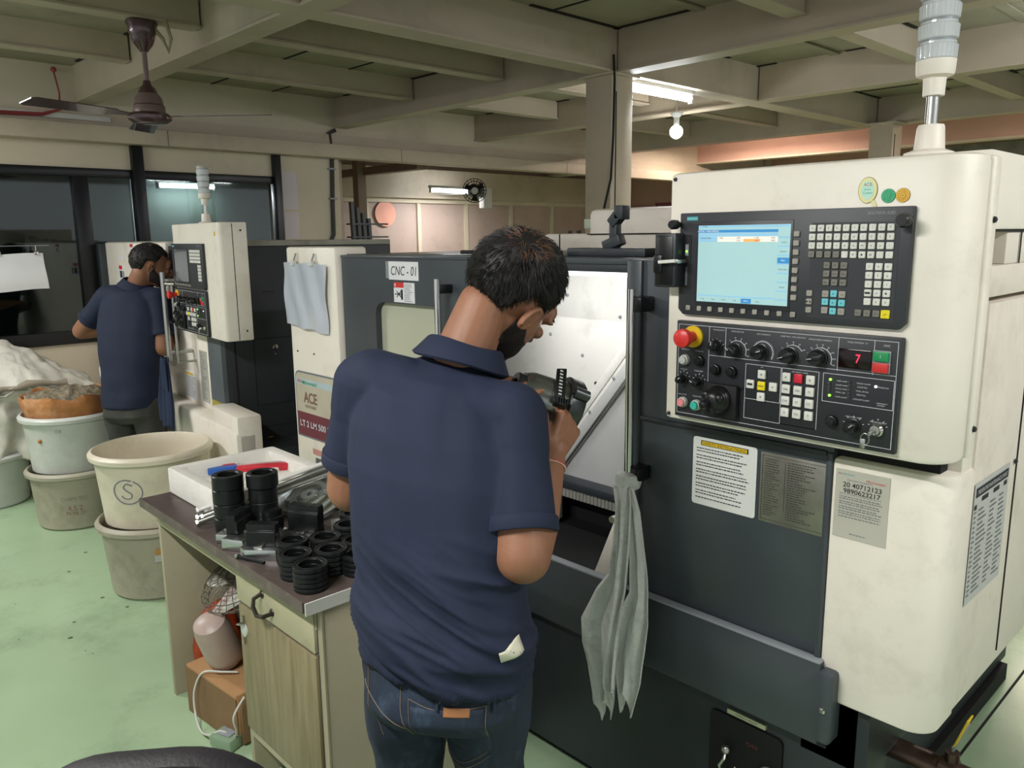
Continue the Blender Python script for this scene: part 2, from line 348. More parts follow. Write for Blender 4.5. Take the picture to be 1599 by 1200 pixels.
# ceiling fan
brown = mat('fan_brown_enamel', '#4a3436', .25, .2, var=.06, coat=.5)
brown2 = mat('fan_grey_brown', '#75625f', .35, .2, var=.06)
F0 = Vector((-4.1, 1.5, 0)); fz = 2.20
t = thing('ceiling_fan', 'brown ceiling fan hanging on a short rod from the beams', 'fan', (F0.x, F0.y, fz))
g = G(); g.lathe((F0.x, F0.y, 2.50), (0, 0, 1), [(.018, 0), (.042, .03), (.052, .055), (.055, .07), (.066, .09), (.064, .105), (.072, .125), (.070, .135), (.03, .14)], brown); g.build('canopy', t)
g = G(); g.cyl((F0.x, F0.y, 2.27), (F0.x, F0.y, 2.64), .012, brown2); g.build('rod', t)
g = G(); g.lathe((F0.x, F0.y, fz - .03), (0, 0, 1), [(.03, 0), (.075, .004), (.098, .02), (.1, .035), (.085, .05), (.072, .052), (.07, .085), (.066, .09), (.06, .12), (.045, .14), (.036, .165), (.02, .18), (.016, .2)], brown, 40); g.lathe((F0.x, F0.y, fz + .022), (0, 0, 1), [(.073, 0), (.072, .03), (.067, .036), (.062, .066), (.047, .088)], brown2, 40, False); g.build('motor', t)
for a in (45, 165, 285):
    R = Matrix.Translation((F0.x, F0.y, fz + .005)) @ Matrix.Rotation(rad(a), 4, 'Z') @ Matrix.Rotation(rad(8), 4, 'X')
    g = G(R); g.prism([(.07, -.012), (.17, -.03), (.2, -.055), (.56, -.065), (.58, -.05), (.58, .045), (.56, .06), (.2, .05), (.17, .03), (.07, .012)], -.002, .002, brown, 'z'); g.build('blade', t)
g = G(); g.tube([(F0.x + .08, F0.y + .08, 2.64), (F0.x + .085, F0.y + .1, 2.56), (F0.x + .07, F0.y + .09, 2.5), (F0.x + .06, F0.y + .07, 2.56), (F0.x + .02, F0.y + .02, 2.64)], .009, mat('khaki_wire', '#8f8a68', .6)); g.build('wire', t)
# conduit and cables
g = G(); g.tube([(XW + .02, 3.80, 2.53), (XW + .02, 3.74, 2.5), (XW + .015, 3.76, 2.3), (XW + .015, 3.745, 1.9), (XW + .015, 3.74, 1.65), (XW + .02, 3.70, 1.58), (XW + .02, 3.66, 1.3)], .018, mat('conduit', '#3a3a35', .6), 8)
for z in (2.2, 1.95): g.box(XW, XW + .035, 3.715, 3.785, z, z + .012, greytrim)
tag(g.build('cable_conduit'), 'dark cable run down the cream pillar beside the windows', 'cable')
g = G(); g.tube([(-3.09, 3.76, 2.64), (-3.085, 3.765, 2.5), (-3.09, 3.765, 2.2), (-3.1, 3.76, 1.95), (-3.14, 3.755, 1.8), (-3.2, 3.75, 1.55)], .007, blackm, 6)
tag(g.build('hanging_cable'), 'thin black cable hanging down the square column', 'cable')
g = G(); g.box(XW + .03, XW + .05, -.8, 1.98, 2.435, 2.47, whitep, .003); tag(g.build('cable_trunking'), 'white cable trunking fixed along the wall above the left windows', 'trunking')
g = G(); g.tube([(XW + .055, .9, 2.43), (XW + .06, 1.3, 2.44), (XW + .06, 1.55, 2.45), (XW + .06, 1.66, 2.49), (XW + .05, 1.67, 2.60), (XW + .04, 1.65, 2.75)], [.012, .014, .014, .01, .005, .006], mat('red_tape', '#8e3b3b', .6), 6)
g.ell((XW + .05, 1.65, 2.745), .018, None, mat('red_tape', '', 0)); tag(g.build('red_cable'), 'red taped cable climbing the wall near the ceiling fan', 'cable')
# far-room items
t = thing('wall_fan', 'black wall fan beside the glowing far tube light', 'fan', (-7.9, 6.86, 2.05))
c = Vector((-7.9, 6.86, 2.20)); ax = Vector((1, -.75, -.12)).normalized()
g = G(); 
for rr_ in (.05, .085, .12, .15): g.tube([c + ax * .06 * (1 - rr_ / .3) + (Matrix.Rotation(a * pi / 12, 3, ax) @ ax.orthogonal().normalized()) * rr_ for a in range(25)], .005, blackm, 5)
for a in range(20): v = Matrix.Rotation(a * pi / 10, 3, ax) @ ax.orthogonal().normalized(); g.tube([c + ax * .06, c + ax * .03 + v * .12, c + v * .155, c - ax * .05 + v * .1], .003, blackm, 4)
g.build('guard', t)
g = G(); g.lathe(c - ax * .16, ax, [(.04, 0), (.07, .02), (.075, .1), (.05, .13)], blackm); g.build('motor', t)
g = G(); g.lathe(c + ax * .055, ax, [(.045, 0), (.04, .012), (.01, .016)], whitep); g.build('badge', t)
for a in range(3):
    v = Matrix.Rotation(a * 2.1, 3, ax) @ ax.orthogonal().normalized(); w = ax.cross(v)
    g = G(); g.add([c + v * .02 - w * .01, c + v * .12 - w * .05, c + v * .14 + w * .03 + ax * .02, c + v * .02 + w * .015 + ax * .01], [(0, 1, 2, 3)], blackm); g.add([c + v * .02 - w * .01 - ax * .003, c + v * .12 - w * .05 - ax * .003, c + v * .14 + w * .03 + ax * .017, c + v * .02 + w * .015 + ax * .007], [(3, 2, 1, 0)], blackm); g.build('blade', t)
g = G(); g.box(-7.95, -7.85, 6.98, 7.12, 1.98, 2.24, whitep, .01); g.beam((-7.9, 7.0, 2.12), c - ax * .12, .04, .04, whitep); g.beam((-7.9, 7.05, 2.2), (-8.82, 7.05, 2.2), .04, .04, whitep); g.build('bracket', t)
g = G(); g.lathe((-8.98, 6.22, 1.93), (1, 0, 0), [(.16, 0), (.165, .008), (.165, .014), (.0, .016)], mat('coral_disc', '#dc9c88', .6, var=.03), 32, False); tag(g.build('wall_disc'), 'round coral disc on the far room wall', 'sign')
g = G(); rr = random.Random(5)
for k in range(4): g.beam((-6.5, 4.15 + k * .06, 1.35), (-6.5, 4.13 + k * .06, 1.95 - k * .05), .04, .03, mat('rack_grey', '#5a6066', .5))
for k in range(4): g.box(-6.55, -6.45, 4.1, 4.5, 1.38 + k * .12, 1.395 + k * .12, mat('rack_grey', '', 0))
g.box(-6.53, -6.47, 4.12, 4.48, 0, 1.38, mat('rack_grey', '', 0)); tag(g.build('tool_rack'), 'narrow grey rack standing just past the cream pillar', 'rack')
# taped papers between window end post and pillar
for k, z in enumerate((1.62, 1.86)):
    g = G(); g.box(XW, XW + .003, 3.275, 3.42, z, z + (.22 if k == 0 else .3), mat('lilac_paper', '#c9bfc4', .7, var=.02)); tag(g.build('wall_notice'), ['lower', 'upper'][k] + ' lilac paper notice taped to the cream pillar', 'paper')
# clipped sheet on the window
t = thing('clipped_sheet', 'white paper sheet clipped on the dark left window', 'paper', (XW + .05, 1.2, 1.29))
g = G()
def sh(u, v): return (XW + .045 + .012 * sin(u * 5) * (1 - v) + .006 * sin(v * 7), .85 + u * (.61 + .02 * (1 - v)), 1.285 + .255 * v + .015 * u * (1 - v) + .004 * sin(u * 9))
g.grid(sh, 20, 10, paper); g.build('sheet', t)
for y in (.95, 1.2, 1.42):
    g = G(); g.box(XW + .04, XW + .062, y - .012, y + .012, 1.53, 1.556, chrome, .003); g.cyl((XW + .05, y, 1.556), (XW + .05, y, 1.59), .004, chrome); g.build('clip', t)
g = G(); g.tube([(XW + .05, .8, 1.59), (XW + .05, 1.5, 1.592)], .0025, greytrim, 6); g.tube([(XW + .05, 1.5, 1.592), (XW + .022, 1.5, 1.592)], .003, greytrim, 6); g.tube([(XW + .05, .8, 1.59), (XW + .022, .8, 1.592)], .003, greytrim, 6); g.build('wire', t)
# ================================================================== NEAR LATHE
scr_white = mat('screen_panel', '#8fb6b8', .4, var=0, emit='#bfe0e2', es=.26)
scr_blue = mat('screen_blue', '#2f7fb8', .4, var=0, emit='#2f7fb8', es=.35)
scr_bar = mat('screen_pale_blue', '#86b4cc', .4, var=0, emit='#86b4cc', es=.35)
scr_or = mat('screen_orange', '#f2a45c', .4, var=0, emit='#f2a45c', es=.4)
scr_pe = mat('screen_peach', '#e8dcd0', .4, var=0, emit='#e8dcd0', es=.35)
scr_ink = mat('screen_text', '#2c5870', .4, var=0)
keyw = mat('key_white', '#d6d5cd', .4, var=.01)
keyg = mat('key_grey', '#9b968e', .45, var=.01)
keyg2 = mat('key_dark_grey', '#77746c', .45, var=.01)
keyc = mat('key_cyan', '#6fc4cf', .4, var=.01)
keyy = mat('key_yellow', '#e6d21f', .4, var=.01)
redm = mat('button_red', '#c8322e', .35, var=.02)
redk = mat('key_red', '#d0283a', .35, var=.02)
greenm = mat('button_green', '#1f8b52', .35, var=.02)
yellowm = mat('label_yellow', '#d9b523', .45, var=.03)
pinkm = mat('button_pink', '#dc8a8c', .3, var=.02)
tealm = mat('button_teal', '#3fae9c', .3, var=.02)
bezel = mat('button_bezel_grey', '#b4b8b0', .35, var=.02)
white_ln = mat('overlay_white', '#c9ccd0', .5, var=0)
ledg = mat('led_green', '#7dff3c', .4, var=0, emit='#7dff3c', es=3)
ledw = mat('led_white', '#ffffff', .4, var=0, emit='#f4f0ff', es=2)
ledoff = mat('led_off', '#3b3b3a', .4, var=0)
ledr = mat('digit_red', '#ff2a3c', .4, var=0, emit='#ff2338', es=2.2)
dispbk = mat('display_window', '#160808', .15, var=0)
tealtxt = mat('teal_print', '#3fa3ac', .5, var=0)
redtxt = mat('red_print', '#c24038', .5, var=0)

def make_display(parent, O, Rz=0, small=False):
    """tft panel with keyboard, .483 x .218, O = bottom-left-front corner; millimetre layout"""
    M = Matrix.Translation(O) @ Matrix.Rotation(Rz, 4, 'Z')
    def P(x0, x1, z0, z1, y0, y1, mt, bev=0, g=None):
        g = g or G(M); return g.box(x0 / 1000, x1 / 1000, y0, y1, z0 / 1000, z1 / 1000, mt, bev)
    g = G(M); g.prism([(x, z) for x, z in [(.012, 0), (.471, 0), (.483, .012), (.483, .218), (0, .218), (0, .012)]], -.012, .01, panelm, 'y', .002)
    g.box(.045, .2625, -.0135, -.01, .02, .199, panelm2, .0008)
    g.box(.03 - .012, .03, -.0135, -.012, .055, .165, panelm2)
    for i, (a, b) in enumerate(((300, 462),)): g.box(a / 1000, b / 1000, -.0126, -.012, .012, .192, mat('overlay_key_field', '#2c2e32', .45, var=.02))
    g.box(.018, .045, -.0128, -.0119, .202, .210, tealtxt); g.text('SIEMENS', (.0315, -.0131, .206), .004, mat('pale_print', '#a9d4d6', .5, var=0), width=.024)
    g.text('SINUMERIK 828D', (.428, -.0125, .2075), .0055, greytrim, width=.05)
    u = g.build('display_unit', parent)
    if small:
        sd_ = mat('dark_screen', '#3c4144', .12, var=0, coat=.5); g = P(49, 258, 31, 191, -.0145, -.0132, sd_); g.build('screen', u)
    g = P(49, 258, 31, 191, -.0145, -.0132, scr_white)
    f = lambda a, b, c, d, mt, k=0: g.box(a / 1000, b / 1000, -.0149 - k * .0002, -.0144, c / 1000, d / 1000, mt)
    f(49, 258, 186, 191, scr_bar); f(49, 232, 176, 181.5, scr_blue, 1); f(49, 232, 168, 175, scr_bar); f(96, 232, 163, 167.5, scr_pe); f(96, 232, 157, 162.5, scr_pe); f(157, 194, 157, 162.5, scr_or, 1); f(49, 96, 157, 167.5, scr_bar)
    g.text('Settings', (.066, -.0151, .1888), .003, scr_ink); g.text('ACTUAL - MAIN SPINDLE', (.073, -.0154, .1788), .0032, scr_pe)
    for x, t in ((105, '0.000'), (145, '0.000'), (186, '91.000'), (222, '0.000')):
        g.text(t, (x / 1000, -.0152, .165), .0028, scr_ink); 
        if x != 105: g.text('0.000', (x / 1000, -.0156, .1597), .0028, scr_ink)
    g.text('Common offset', (.068, -.0152, .165), .0028, scr_ink)
    for i in range(8):
        z = 171 - i * 17.6; f(233, 258, z - 6.5 - 0 + 3, z + 9 - 1, scr_white if i != 3 else scr_blue, 1); f(233, 258, z - 6.5, z - 3.6, scr_bar, 1)
        if i in (1, 2, 3, 4, 6): g.text({1: 'Active', 2: 'Rotation', 3: 'Basis', 4: 'Work offset', 6: 'Details'}[i], (.2455, -.0154, (z + 2.5) / 1000), .0028, scr_pe if i == 3 else scr_ink)
    f(49, 232, 43, 46, scr_bar, 0); 
    for i in range(7): f(52 + i * 26, 75 + i * 26, 32, 41.5, scr_white if i != 4 else scr_blue, 1)
    for i, t in enumerate(('Tool', 'Tool', 'Magazine', 'Maga', 'Work', 'User')): g.text(t, ((64 + i * 26) / 1000, -.0154, .037), .003, scr_pe if i == 4 else scr_ink)
    if not small: g.build('screen', u)
    keyn = [0]
    def key(x, z, w, mt, t='', h=None, name='key'):
        h = h or w; k = G(M); k.box((x - w / 2) / 1000, (x + w / 2) / 1000, -.0165, -.012, (z - h / 2) / 1000, (z + h / 2) / 1000, mt, .0012, 1)
        if t: k.text(t, (x / 1000, -.0168, z / 1000), .0036 if len(t) < 3 else .0026, ink)
        return k.build(name, u)
    if small:
        # rows of keys too small to tell apart at this distance
        for r in range(4):
            k = G(M)
            for c in range(10): k.box((296 + c * 16.1) / 1000, (309 + c * 16.1) / 1000, -.015, -.012, (175.5 - r * 16.3) / 1000, (188.5 - r * 16.3) / 1000, keyw)
            k.build('key_row', u)
        for c in range(3):
            k = G(M)
            for r in range(5): k.box((408 + c * 16.5) / 1000, (421 + c * 16.5) / 1000, -.015, -.012, (105 - r * 16) / 1000, (118 - r * 16) / 1000, keyw)
            k.build('key_column', u)
        k = G(M)
        for i in range(10): k.box((23 + i * 27) / 1000, (33 + i * 27) / 1000, -.015, -.012, .010, .020, keyg)
        k.build('softkey_row', u); return u
    rows = ['QWERTYUIOP', 'ASDFGHJKL\'', 'ZXCVBNM<>?']
    for c in range(10):
        for r in range(4):
            t = rows[r][c] if r < 3 else ['\u2191', 'Tab', 'Ctrl', 'Alt', '', ',', '.', 'BS', '(', ')'][c]
            if t == '\u2191': t = '^'
            key(302.5 + c * 16.1, 182 - r * 16.3, 12.6, keyg2 if (r == 3 and c < 4) else keyw, t)
    num = [['7', '8', '9'], ['4', '5', '6'], ['1', '2', '3'], ['-', '0', '.'], ['/', '*', '+']]
    for c in range(3):
        for r in range(5): key(414.5 + c * 16.5, 112 - r * 15.9, 13, keyw, num[r][c])
        for r in range(3): key(334.5 + c * 16.3, 113 - r * 15.9, 12.5, keyg2, [['M', 'Of', 'Al'], ['Pg', 'Hm', 'PU'], ['Nx', 'En', 'PD']][r][c])
    for (x, z, mt, t) in ((335, 59, keyg, 'End'), (351, 60, keyc, '^'), (367, 59, keyg, 'Del'), (335, 44, keyc, '<'), (351, 43, keyc, 'o'), (367, 43, keyc, '>'), (335, 28, keyg, 'Ins'), (351, 27, keyc, 'v'), (367, 27, keyg, 'Sel')): key(x, z, 12.8, mt, t)
    for z, t in ((59, 'i'), (43, '..'), (27, '|')): key(303, z, 11.5, keyg, t)
    for x, t in ((399, 'Cu'), (415.5, 'Cp'), (432, 'Ps')): key(x, 27, 12.5, keyg2, t)
    key(448, 27, 15.5, keyy, '->', name='yellow_key')
    for i in range(8): key(270.5, 172 - i * 17.6, 12, keyg, '', 11, 'softkey')
    for i, x in enumerate((28, 56, 82.5, 109, 135.5, 162, 188.5, 215.5, 242.5, 271)): key(x, 15.5, 10.5, keyg, {0: '^', 9: '>'}.get(i, ''), name='softkey')
    # card slot door and usb stick
    k = G(M); k.box(.014, .028, -.0142, -.012, .058, .172, blackm, .001); k.box(.017, .025, -.0148, -.0138, .128, .152, greytrim); k.cyl((.021, -.0145, .137), (.021, -.016, .137), .0022, ledg, seg=12); k.box(.0185, .0235, -.0146, -.014, .064, .104, mat('slot_grey', '#55585c', .5)); k.build('card_slot', u)
    k = G(M); k.box(-.042, .012, -.045, -.012, .060, .176, panelm2, .003); k.box(-.036, .006, -.0465, -.044, .066, .170, black, .002); k.box(-.043, -.02, -.05, -.03, .09, .13, black, .004); k.build('slot_cover', u, label='opened black slot cover')
    k = G(M); k.obox((.000, -.056, .116), (.043, .012, .0075), Matrix.Rotation(rad(-4), 3, 'Y'), keyw, .002); k.box(.014, .024, -.052, -.014, .112, .120, steel, .001); k.build('usb_stick', u, label='white memory stick plugged into the slot')
    for x, z, s in ((-.003, .194, .010), (.474, .193, .012)):
        k = G(M); k.lathe((x, -.012, z), (0, -1, 0), [(s * .6, 0), (s * .6, .008), (s, .01), (s * 1.05, .024), (s * .8, .03)], black, 24); k.build('thumb_knob', u)
    return u

def knob(u, M, x, z, r, name='rotary_knob', ang=30, marks=None, mt=None, ptr=True, label=None):
    k = G(M); X, Z = x / 1000, z / 1000
    k.lathe((X, -.012, Z), (0, -1, 0), [(r * 1.15, 0), (r * 1.15, .003), (r, .004), (r * .94, .02), (r * .84, .022)], mt or black, 24)
    if ptr:
        a = rad(ang); d = Vector((cos(a), 0, sin(a))); c = Vector((X, -.034, Z)); k.beam(c - d * r * .85, c + d * r * .85, r * .42, .008, black, .001)
        k.beam(c + d * r * .2 + Vector((0, -.0045, 0)), c + d * r * .85 + Vector((0, -.0045, 0)), .0012, .0012, white_ln)
    return k.build(name, u, label=label)

def make_operator(parent, O, Rz=0, small=False):
    M = Matrix.Translation(O) @ Matrix.Rotation(Rz, 4, 'Z')   # O = top-left-front corner
    g = G(M); g.box(0, .483, -.012, .01, -.216, 0, panelm2, .002)
    Y = -.0125
    def ln(x0, z0, x1, z1, w=.0009):
        if abs(x1 - x0) > abs(z1 - z0): g.box(min(x0, x1) / 1000, max(x0, x1) / 1000, Y - .0001, Y + .001, z0 / 1000 - w / 2, z0 / 1000 + w / 2, white_ln)
        else: g.box(x0 / 1000 - w / 2, x0 / 1000 + w / 2, Y - .0001, Y + .001, min(z0, z1) / 1000, max(z0, z1) / 1000, white_ln)
    def rect(x0, z0, x1, z1): ln(x0, z0, x1, z0); ln(x0, z1, x1, z1); ln(x0, z0, x0, z1); ln(x1, z0, x1, z1)
    rect(6, -8, 476, -207); ln(84, -8, 84, -128); ln(124, -8, 124, -70); ln(84, -70, 476, -72); ln(367, -8, 367, -72); ln(434, -8, 434, -72)
    rect(174, -79, 253, -152); ln(174, -152, 174, -194); ln(174, -194, 332, -194); rect(255, -79, 332, -194); rect(341, -79, 474, -134)
    if not small:
        for x, z, t, h in ((107, -14, 'MACHINE SETUP', .0026), (152, -14, 'MODE SELECTOR', .0026), (211, -15, 'FEED OVERRIDE %', .0026), (275, -15, 'RAPID TRAV. / MPG FUNCTION', .0026), (331, -16, 'SPINDLE SPEED OVERRIDE %', .0026), (402, -15, 'TOOL STATION  1/1', .003), (456, -16, 'CNC', .0038),
                           (25, -63, 'EMERGENCY', .0026), (60, -64, 'POWER ON', .0026), (22, -108, 'COOLANT', .0026), (60, -108, 'WORK LAMP', .0026), (20, -165, 'CYCLE STOP', .0026), (58, -165, 'CYCLE START', .0026), (211, -83, 'JOG', .0028), (293, -84, 'AXIS SELECT / RAPID', .0026), (405, -157, 'MACHINE LAMP', .003), (451, -160, 'PROGRAM EDIT', .003),
                           (378, -91, 'MAIN LAMP', .0026), (378, -99, 'CLAMP HOME', .0026), (378, -106, 'CHUCK HOME', .0026), (376, -113, 'SPARK LUB', .0026), (378, -122, 'HYDR CLAMP', .0026), (419, -91, 'CHUCK CLAMP', .0026), (417, -98, 'CLOSE FAN', .0026), (417, -106, 'TOOL UP FAN', .0026), (416, -113, 'FEED FULL', .0026), (416, -122, 'COOLANT ALARM', .0026), (455, -94, 'POWER ON', .0026), (455, -124, 'EMERGENCY', .0024), (453, -128, 'SUPPORT', .0024),
                           (211, -66, '% F 0', .003), (275, -67, '%0,  X1,  X10', .003), (331, -69, '%', .003)):
            g.text(t, (x / 1000, Y - .0003, z / 1000), h, white_ln)
        for (cx, cz, r, a0, a1, n) in ((152, -54, 21, 130, -20, 6), (211, -52, 22, 160, -30, 19), (276, -52, 21, 150, 30, 5), (333, -53, 22, 160, -20, 8)):
            for k in range(24):
                a = rad(a0 + (a1 - a0) * k / 23); b = rad(a0 + (a1 - a0) * min(k + 1, 23) / 23)
                if k < 23: g.beam(((cx + r * cos(a)) / 1000, Y, (cz + r * sin(a)) / 1000), ((cx + r * cos(b)) / 1000, Y, (cz + r * sin(b)) / 1000), .001, .0011, white_ln)
            for k in range(n):
                a = rad(a0 + (a1 - a0) * k / (n - 1)); g.beam(((cx + r * cos(a)) / 1000, Y, (cz + r * sin(a)) / 1000), ((cx + (r + 3) * cos(a)) / 1000, Y, (cz + (r + 3) * sin(a)) / 1000), .001, .0011, white_ln)
                if n < 10: g.text(str(k * 20), ((cx + (r + 6) * cos(a)) / 1000, Y - .0002, (cz + (r + 6) * sin(a)) / 1000), .0028, white_ln)
        for (cx, cz, r) in ((103, -50, 15), (22, -128, 14), (62, -130, 14), (405, -175, 18), (450, -172, 16)):
            for k in range(5): a = rad(160 - k * 35); g.beam(((cx + r * cos(a)) / 1000, Y, (cz + r * sin(a)) / 1000), ((cx + (r + 3) * cos(a)) / 1000, Y, (cz + (r + 3) * sin(a)) / 1000), .001, .0011, white_ln)
    g.box(.350, .357, -.0135, -.012, -.126, -.088, panelm); g.box(.389, .396, -.0135, -.012, -.126, -.088, panelm)
    u = g.build('operator_panel', parent)
    # emergency stop
    k = G(M); k.lathe((.044, -.012, -.033), (0, -1, 0), [(.024, 0), (.024, .004), (.0235, .005)], yellowm, 32); k.build('stop_ring', u, label='yellow ring of the stop button')
    k = G(M); k.lathe((.044, -.016, -.033), (0, -1, 0), [(.012, 0), (.012, .024), (.019, .028), (.0205, .036), (.0195, .044), (.013, .048), (.002, .049)], redm, 32); k.build('stop_button', u, label='red mushroom stop button')
    def push(x, z, r, c, name, ring=bezel, lab=None):
        k = G(M); k.lathe((x / 1000, -.012, z / 1000), (0, -1, 0), [(r * 1.25, 0), (r * 1.25, .005), (r * 1.15, .009), (r, .010)], ring, 28); k.lathe((x / 1000, -.021, z / 1000), (0, -1, 0), [(r * .96, 0), (r * .96, .004), (r * .85, .006), (.0005, .0065)], c, 28); return k.build(name, u, label=lab)
    push(25, -86, 9.5e-3, bezel, 'push_button', lab='pale grey push button'); push(63, -84, 9.5e-3, black, 'push_button', black)
    push(23, -182, 9.5e-3, pinkm, 'push_button', lab='pink cycle stop button'); push(58, -184, 9.8e-3, tealm, 'push_button', lab='green cycle start button')
    for x, z in ((104, -99), (143, -99), (364, -171)): push(x, z, 9.5e-3, black, 'push_button', black)
    for (x, z, r, a) in ((104, -47, .012, 90), (148, -52, .013, 150), (207, -50, .0145, 20), (270, -52, .0155, 200), (330, -50, .0155, 190), (22, -129, .010, 40), (62, -131, .010, 150), (405, -174, .013, 40)): knob(u, M, x, z, r, ang=a, label='selector knob with white pointer' if x in (22, 405) else None)
    # joystick block
    k = G(M); k.box(.085, .162, -.026, -.012, -.200, -.128, blackm, .003); k.lathe((.121, -.026, -.160), (0, -1, 0), [(.030, 0), (.030, .006), (.026, .012), (.027, .016), (.02, .03), (.012, .036)], black, 36)
    for a in range(3): v = Vector((cos(a * 2.1 + .4), 0, sin(a * 2.1 + .4))); k.ell(Vector((.121, -.052, -.160)) + v * .018, (.011, .009, .011), None, black, 14)
    k.lathe((.114, -.06, -.166), (0, -1, 0), [(.006, 0), (.0085, .004), (.009, .014), (.007, .02), (.001, .022)], black, 20); k.build('handwheel', u)
    if not small:
        k = G(M); k.beam((.150, -.0135, -.145), (.172, -.0135, -.130), .002, .002, black); k.build('lead', u)
    # key switch
    k = G(M); k.lathe((.450, -.012, -.173), (0, -1, 0), [(.013, 0), (.013, .006), (.010, .009), (.009, .014)], chrome, 24); k.beam((.450, -.03, -.173), (.446, -.042, -.178), .003, .009, steel, .001)
    k.tube([(.444 + .008 * cos(a) - .004, -.042, -.188 + .011 * sin(a)) for a in [q * pi / 6 for q in range(13)]], .001, steel, 6); k.box(.431, .441, -.043, -.041, -.206, -.188, steel, .001); k.build('key_switch', u)
    # display and cnc on/off
    k = G(M); k.box(.368, .430, -.0135, -.012, -.064, -.028, dispbk, .002); k.text('7', (.4055, -.0139, -.045), .016, ledr, width=.0085); k.build('tool_display', u, label='dark display window with a red digit seven')
    for z, mt, t in ((-36, greenm, 'I'), (-57, redm, 'O')):
        k = G(M); k.box(.433, .465, -.016, -.012, (z - 10.5) / 1000, (z + 10.5) / 1000, greytrim, .001); k.box(.435, .463, -.021, -.015, (z - 9) / 1000, (z + 9) / 1000, mt, .0015); k.text(t, (.449, -.0213, z / 1000), .006, white_ln if mt is greenm else redk); k.build('power_button', u, label='%s square push button' % ('green' if mt is greenm else 'red'))
    def sq(x, z, mt, t=''):
        k = G(M); k.box((x - 8.6) / 1000, (x + 8.6) / 1000, -.018, -.012, (z - 9) / 1000, (z + 9) / 1000, mt, .0015)
        if not small and t: k.text(t, (x / 1000, -.0184, z / 1000), .0045 if len(t) < 3 else .0032, ink)
        k.build('square_key', u)
    for (x, z, mt, t) in ((213, -97, keyw, '^'), (213, -121, keyy, 'RAPID'), (188, -120, keyw, '-'), (239, -120, keyw, '+'), (213, -144, keyw, 'v')): sq(x, z, mt, t)
    tx = [['A', '', 'B'], ['ON', 'ON', 'F1'], ['CW', 'ST', 'CC'], ['X', 'CH', 'T']]
    for r in range(4):
        for c in range(3): sq(267 + c * 25, -96 - r * 24, redk if (r == 0 and c == 1) else keyw, tx[r][c])
    k = G(M)
    for x, z, mt in ((356, -90, ledg), (356, -121, ledg), (442, -93, ledw)): k.lathe((x / 1000, -.013, z / 1000), (0, -1, 0), [(.0024, 0), (.0024, .002), (.0008, .003)], mt, 12)
    for z in (-98, -106, -113): k.lathe((.3535, -.013, z / 1000), (0, -1, 0), [(.0022, 0), (.0022, .002), (.0008, .003)], ledoff, 12)
    for z in (-91, -98, -106, -113, -121): k.lathe((.3925, -.013, z / 1000), (0, -1, 0), [(.0022, 0), (.0022, .002), (.0008, .003)], ledoff, 12)
    k.build('indicator_lights', u)
    return u

def make_tower(parent, x, y, z0, M=None, top=None, s=1.0):
    """signal tower: foot, tube, collar and ribbed clear modules"""
    M = M or Matrix.Identity(4); lens = mat('clear_lens', '#e6eaec', .1, var=0, trans=.35, coat=.5); lens2 = mat('lens_core', '#d5d8da', .25, .2)
    g = G(M); g.lathe((x, y, z0), (0, 0, 1), [(.042 * s, 0), (.042 * s, .006 * s), (.026 * s, .012 * s), (.023 * s, .05 * s), (.021 * s, .055 * s)], cream, 24); t = g.build('signal_tower', parent, label='clear ribbed signal tower on a short steel tube')
    g = G(M); g.cyl((x, y, z0 + .03 * s), (x, y, z0 + .13 * s), .011 * s, steel); g.build('tube', t)
    b = z0 + .105 * s
    g = G(M); g.lathe((x, y, b), (0, 0, 1), [(.018 * s, 0), (.019 * s, .03 * s), (.030 * s, .034 * s), (.032 * s, .04 * s), (.033 * s, .06 * s)], cream, 28); g.build('collar', t)
    zb = b + .06 * s
    for k in range(4):
        g = G(M); n = 60; rg = []
        for (h, r) in ((0, .030), (.002, .0315), (.024, .0325), (.027, .0305), (.030, .0305)):
            rg.append([(x + (r + (.0013 if q % 2 and .001 < h < .026 else 0)) * s * cos(2 * pi * q / n), y + (r + (.0013 if q % 2 and .001 < h < .026 else 0)) * s * sin(2 * pi * q / n), zb + (k * .034 + h) * s) for q in range(n)])
        g.loft(rg, lens, True, False); g.cyl((x, y, zb + (k * .034 + .001) * s), (x, y, zb + (k * .034 + .028) * s), .017 * s, lens2); g.cyl((x, y, zb + (k * .034 + .029) * s), (x, y, zb + (k * .034 + .034) * s), .0295 * s, greytrim, seg=28); g.build('lens_module', t)
    g = G(M); zt = zb + .136 * s; g.lathe((x, y, zt), (0, 0, 1), [(.031 * s, 0), (.031 * s, .008 * s), (.026 * s, .014 * s), (.005 * s, .016 * s)], mat('cap_grey', '#b9b8ac', .4), 28); g.build('cap', t)
    return t

L1 = thing('cnc_lathe', 'large cream and slate CNC lathe in the foreground with open door and operator panel', 'machine', (-1.5, 1.62, 0))
# body: base skirt
g = G(); g.box(-2.95, -.62, 1.62, 1.80, .06, .60, slate_d, .006); g.box(-2.95, -.72, 1.80, 3.2, .06, .60, slate_d, .006); g.box(-2.9, -.7, 1.68, 3.15, 0, .06, blackm); g.build('base', L1)
# pan under the door (splash trough)
g = G(); g.prism([(1.563, .512), (1.622, .47), (1.622, .60), (1.578, .60), (1.578, .705), (1.563, .705)], -2.60, -.69, slate, 'x', .003); g.box(-2.6, -.69, 1.559, 1.584, .703, .709, greytrim, .002)
g.box(-.69, -.655, 1.545, 1.60, .53, .695, slate, .008); g.lathe((-.672, 1.545, .61), (0, -1, 0), [(.007, 0), (.007, .003), (.004, .006)], chrome, 12); g.build('splash_pan', L1)
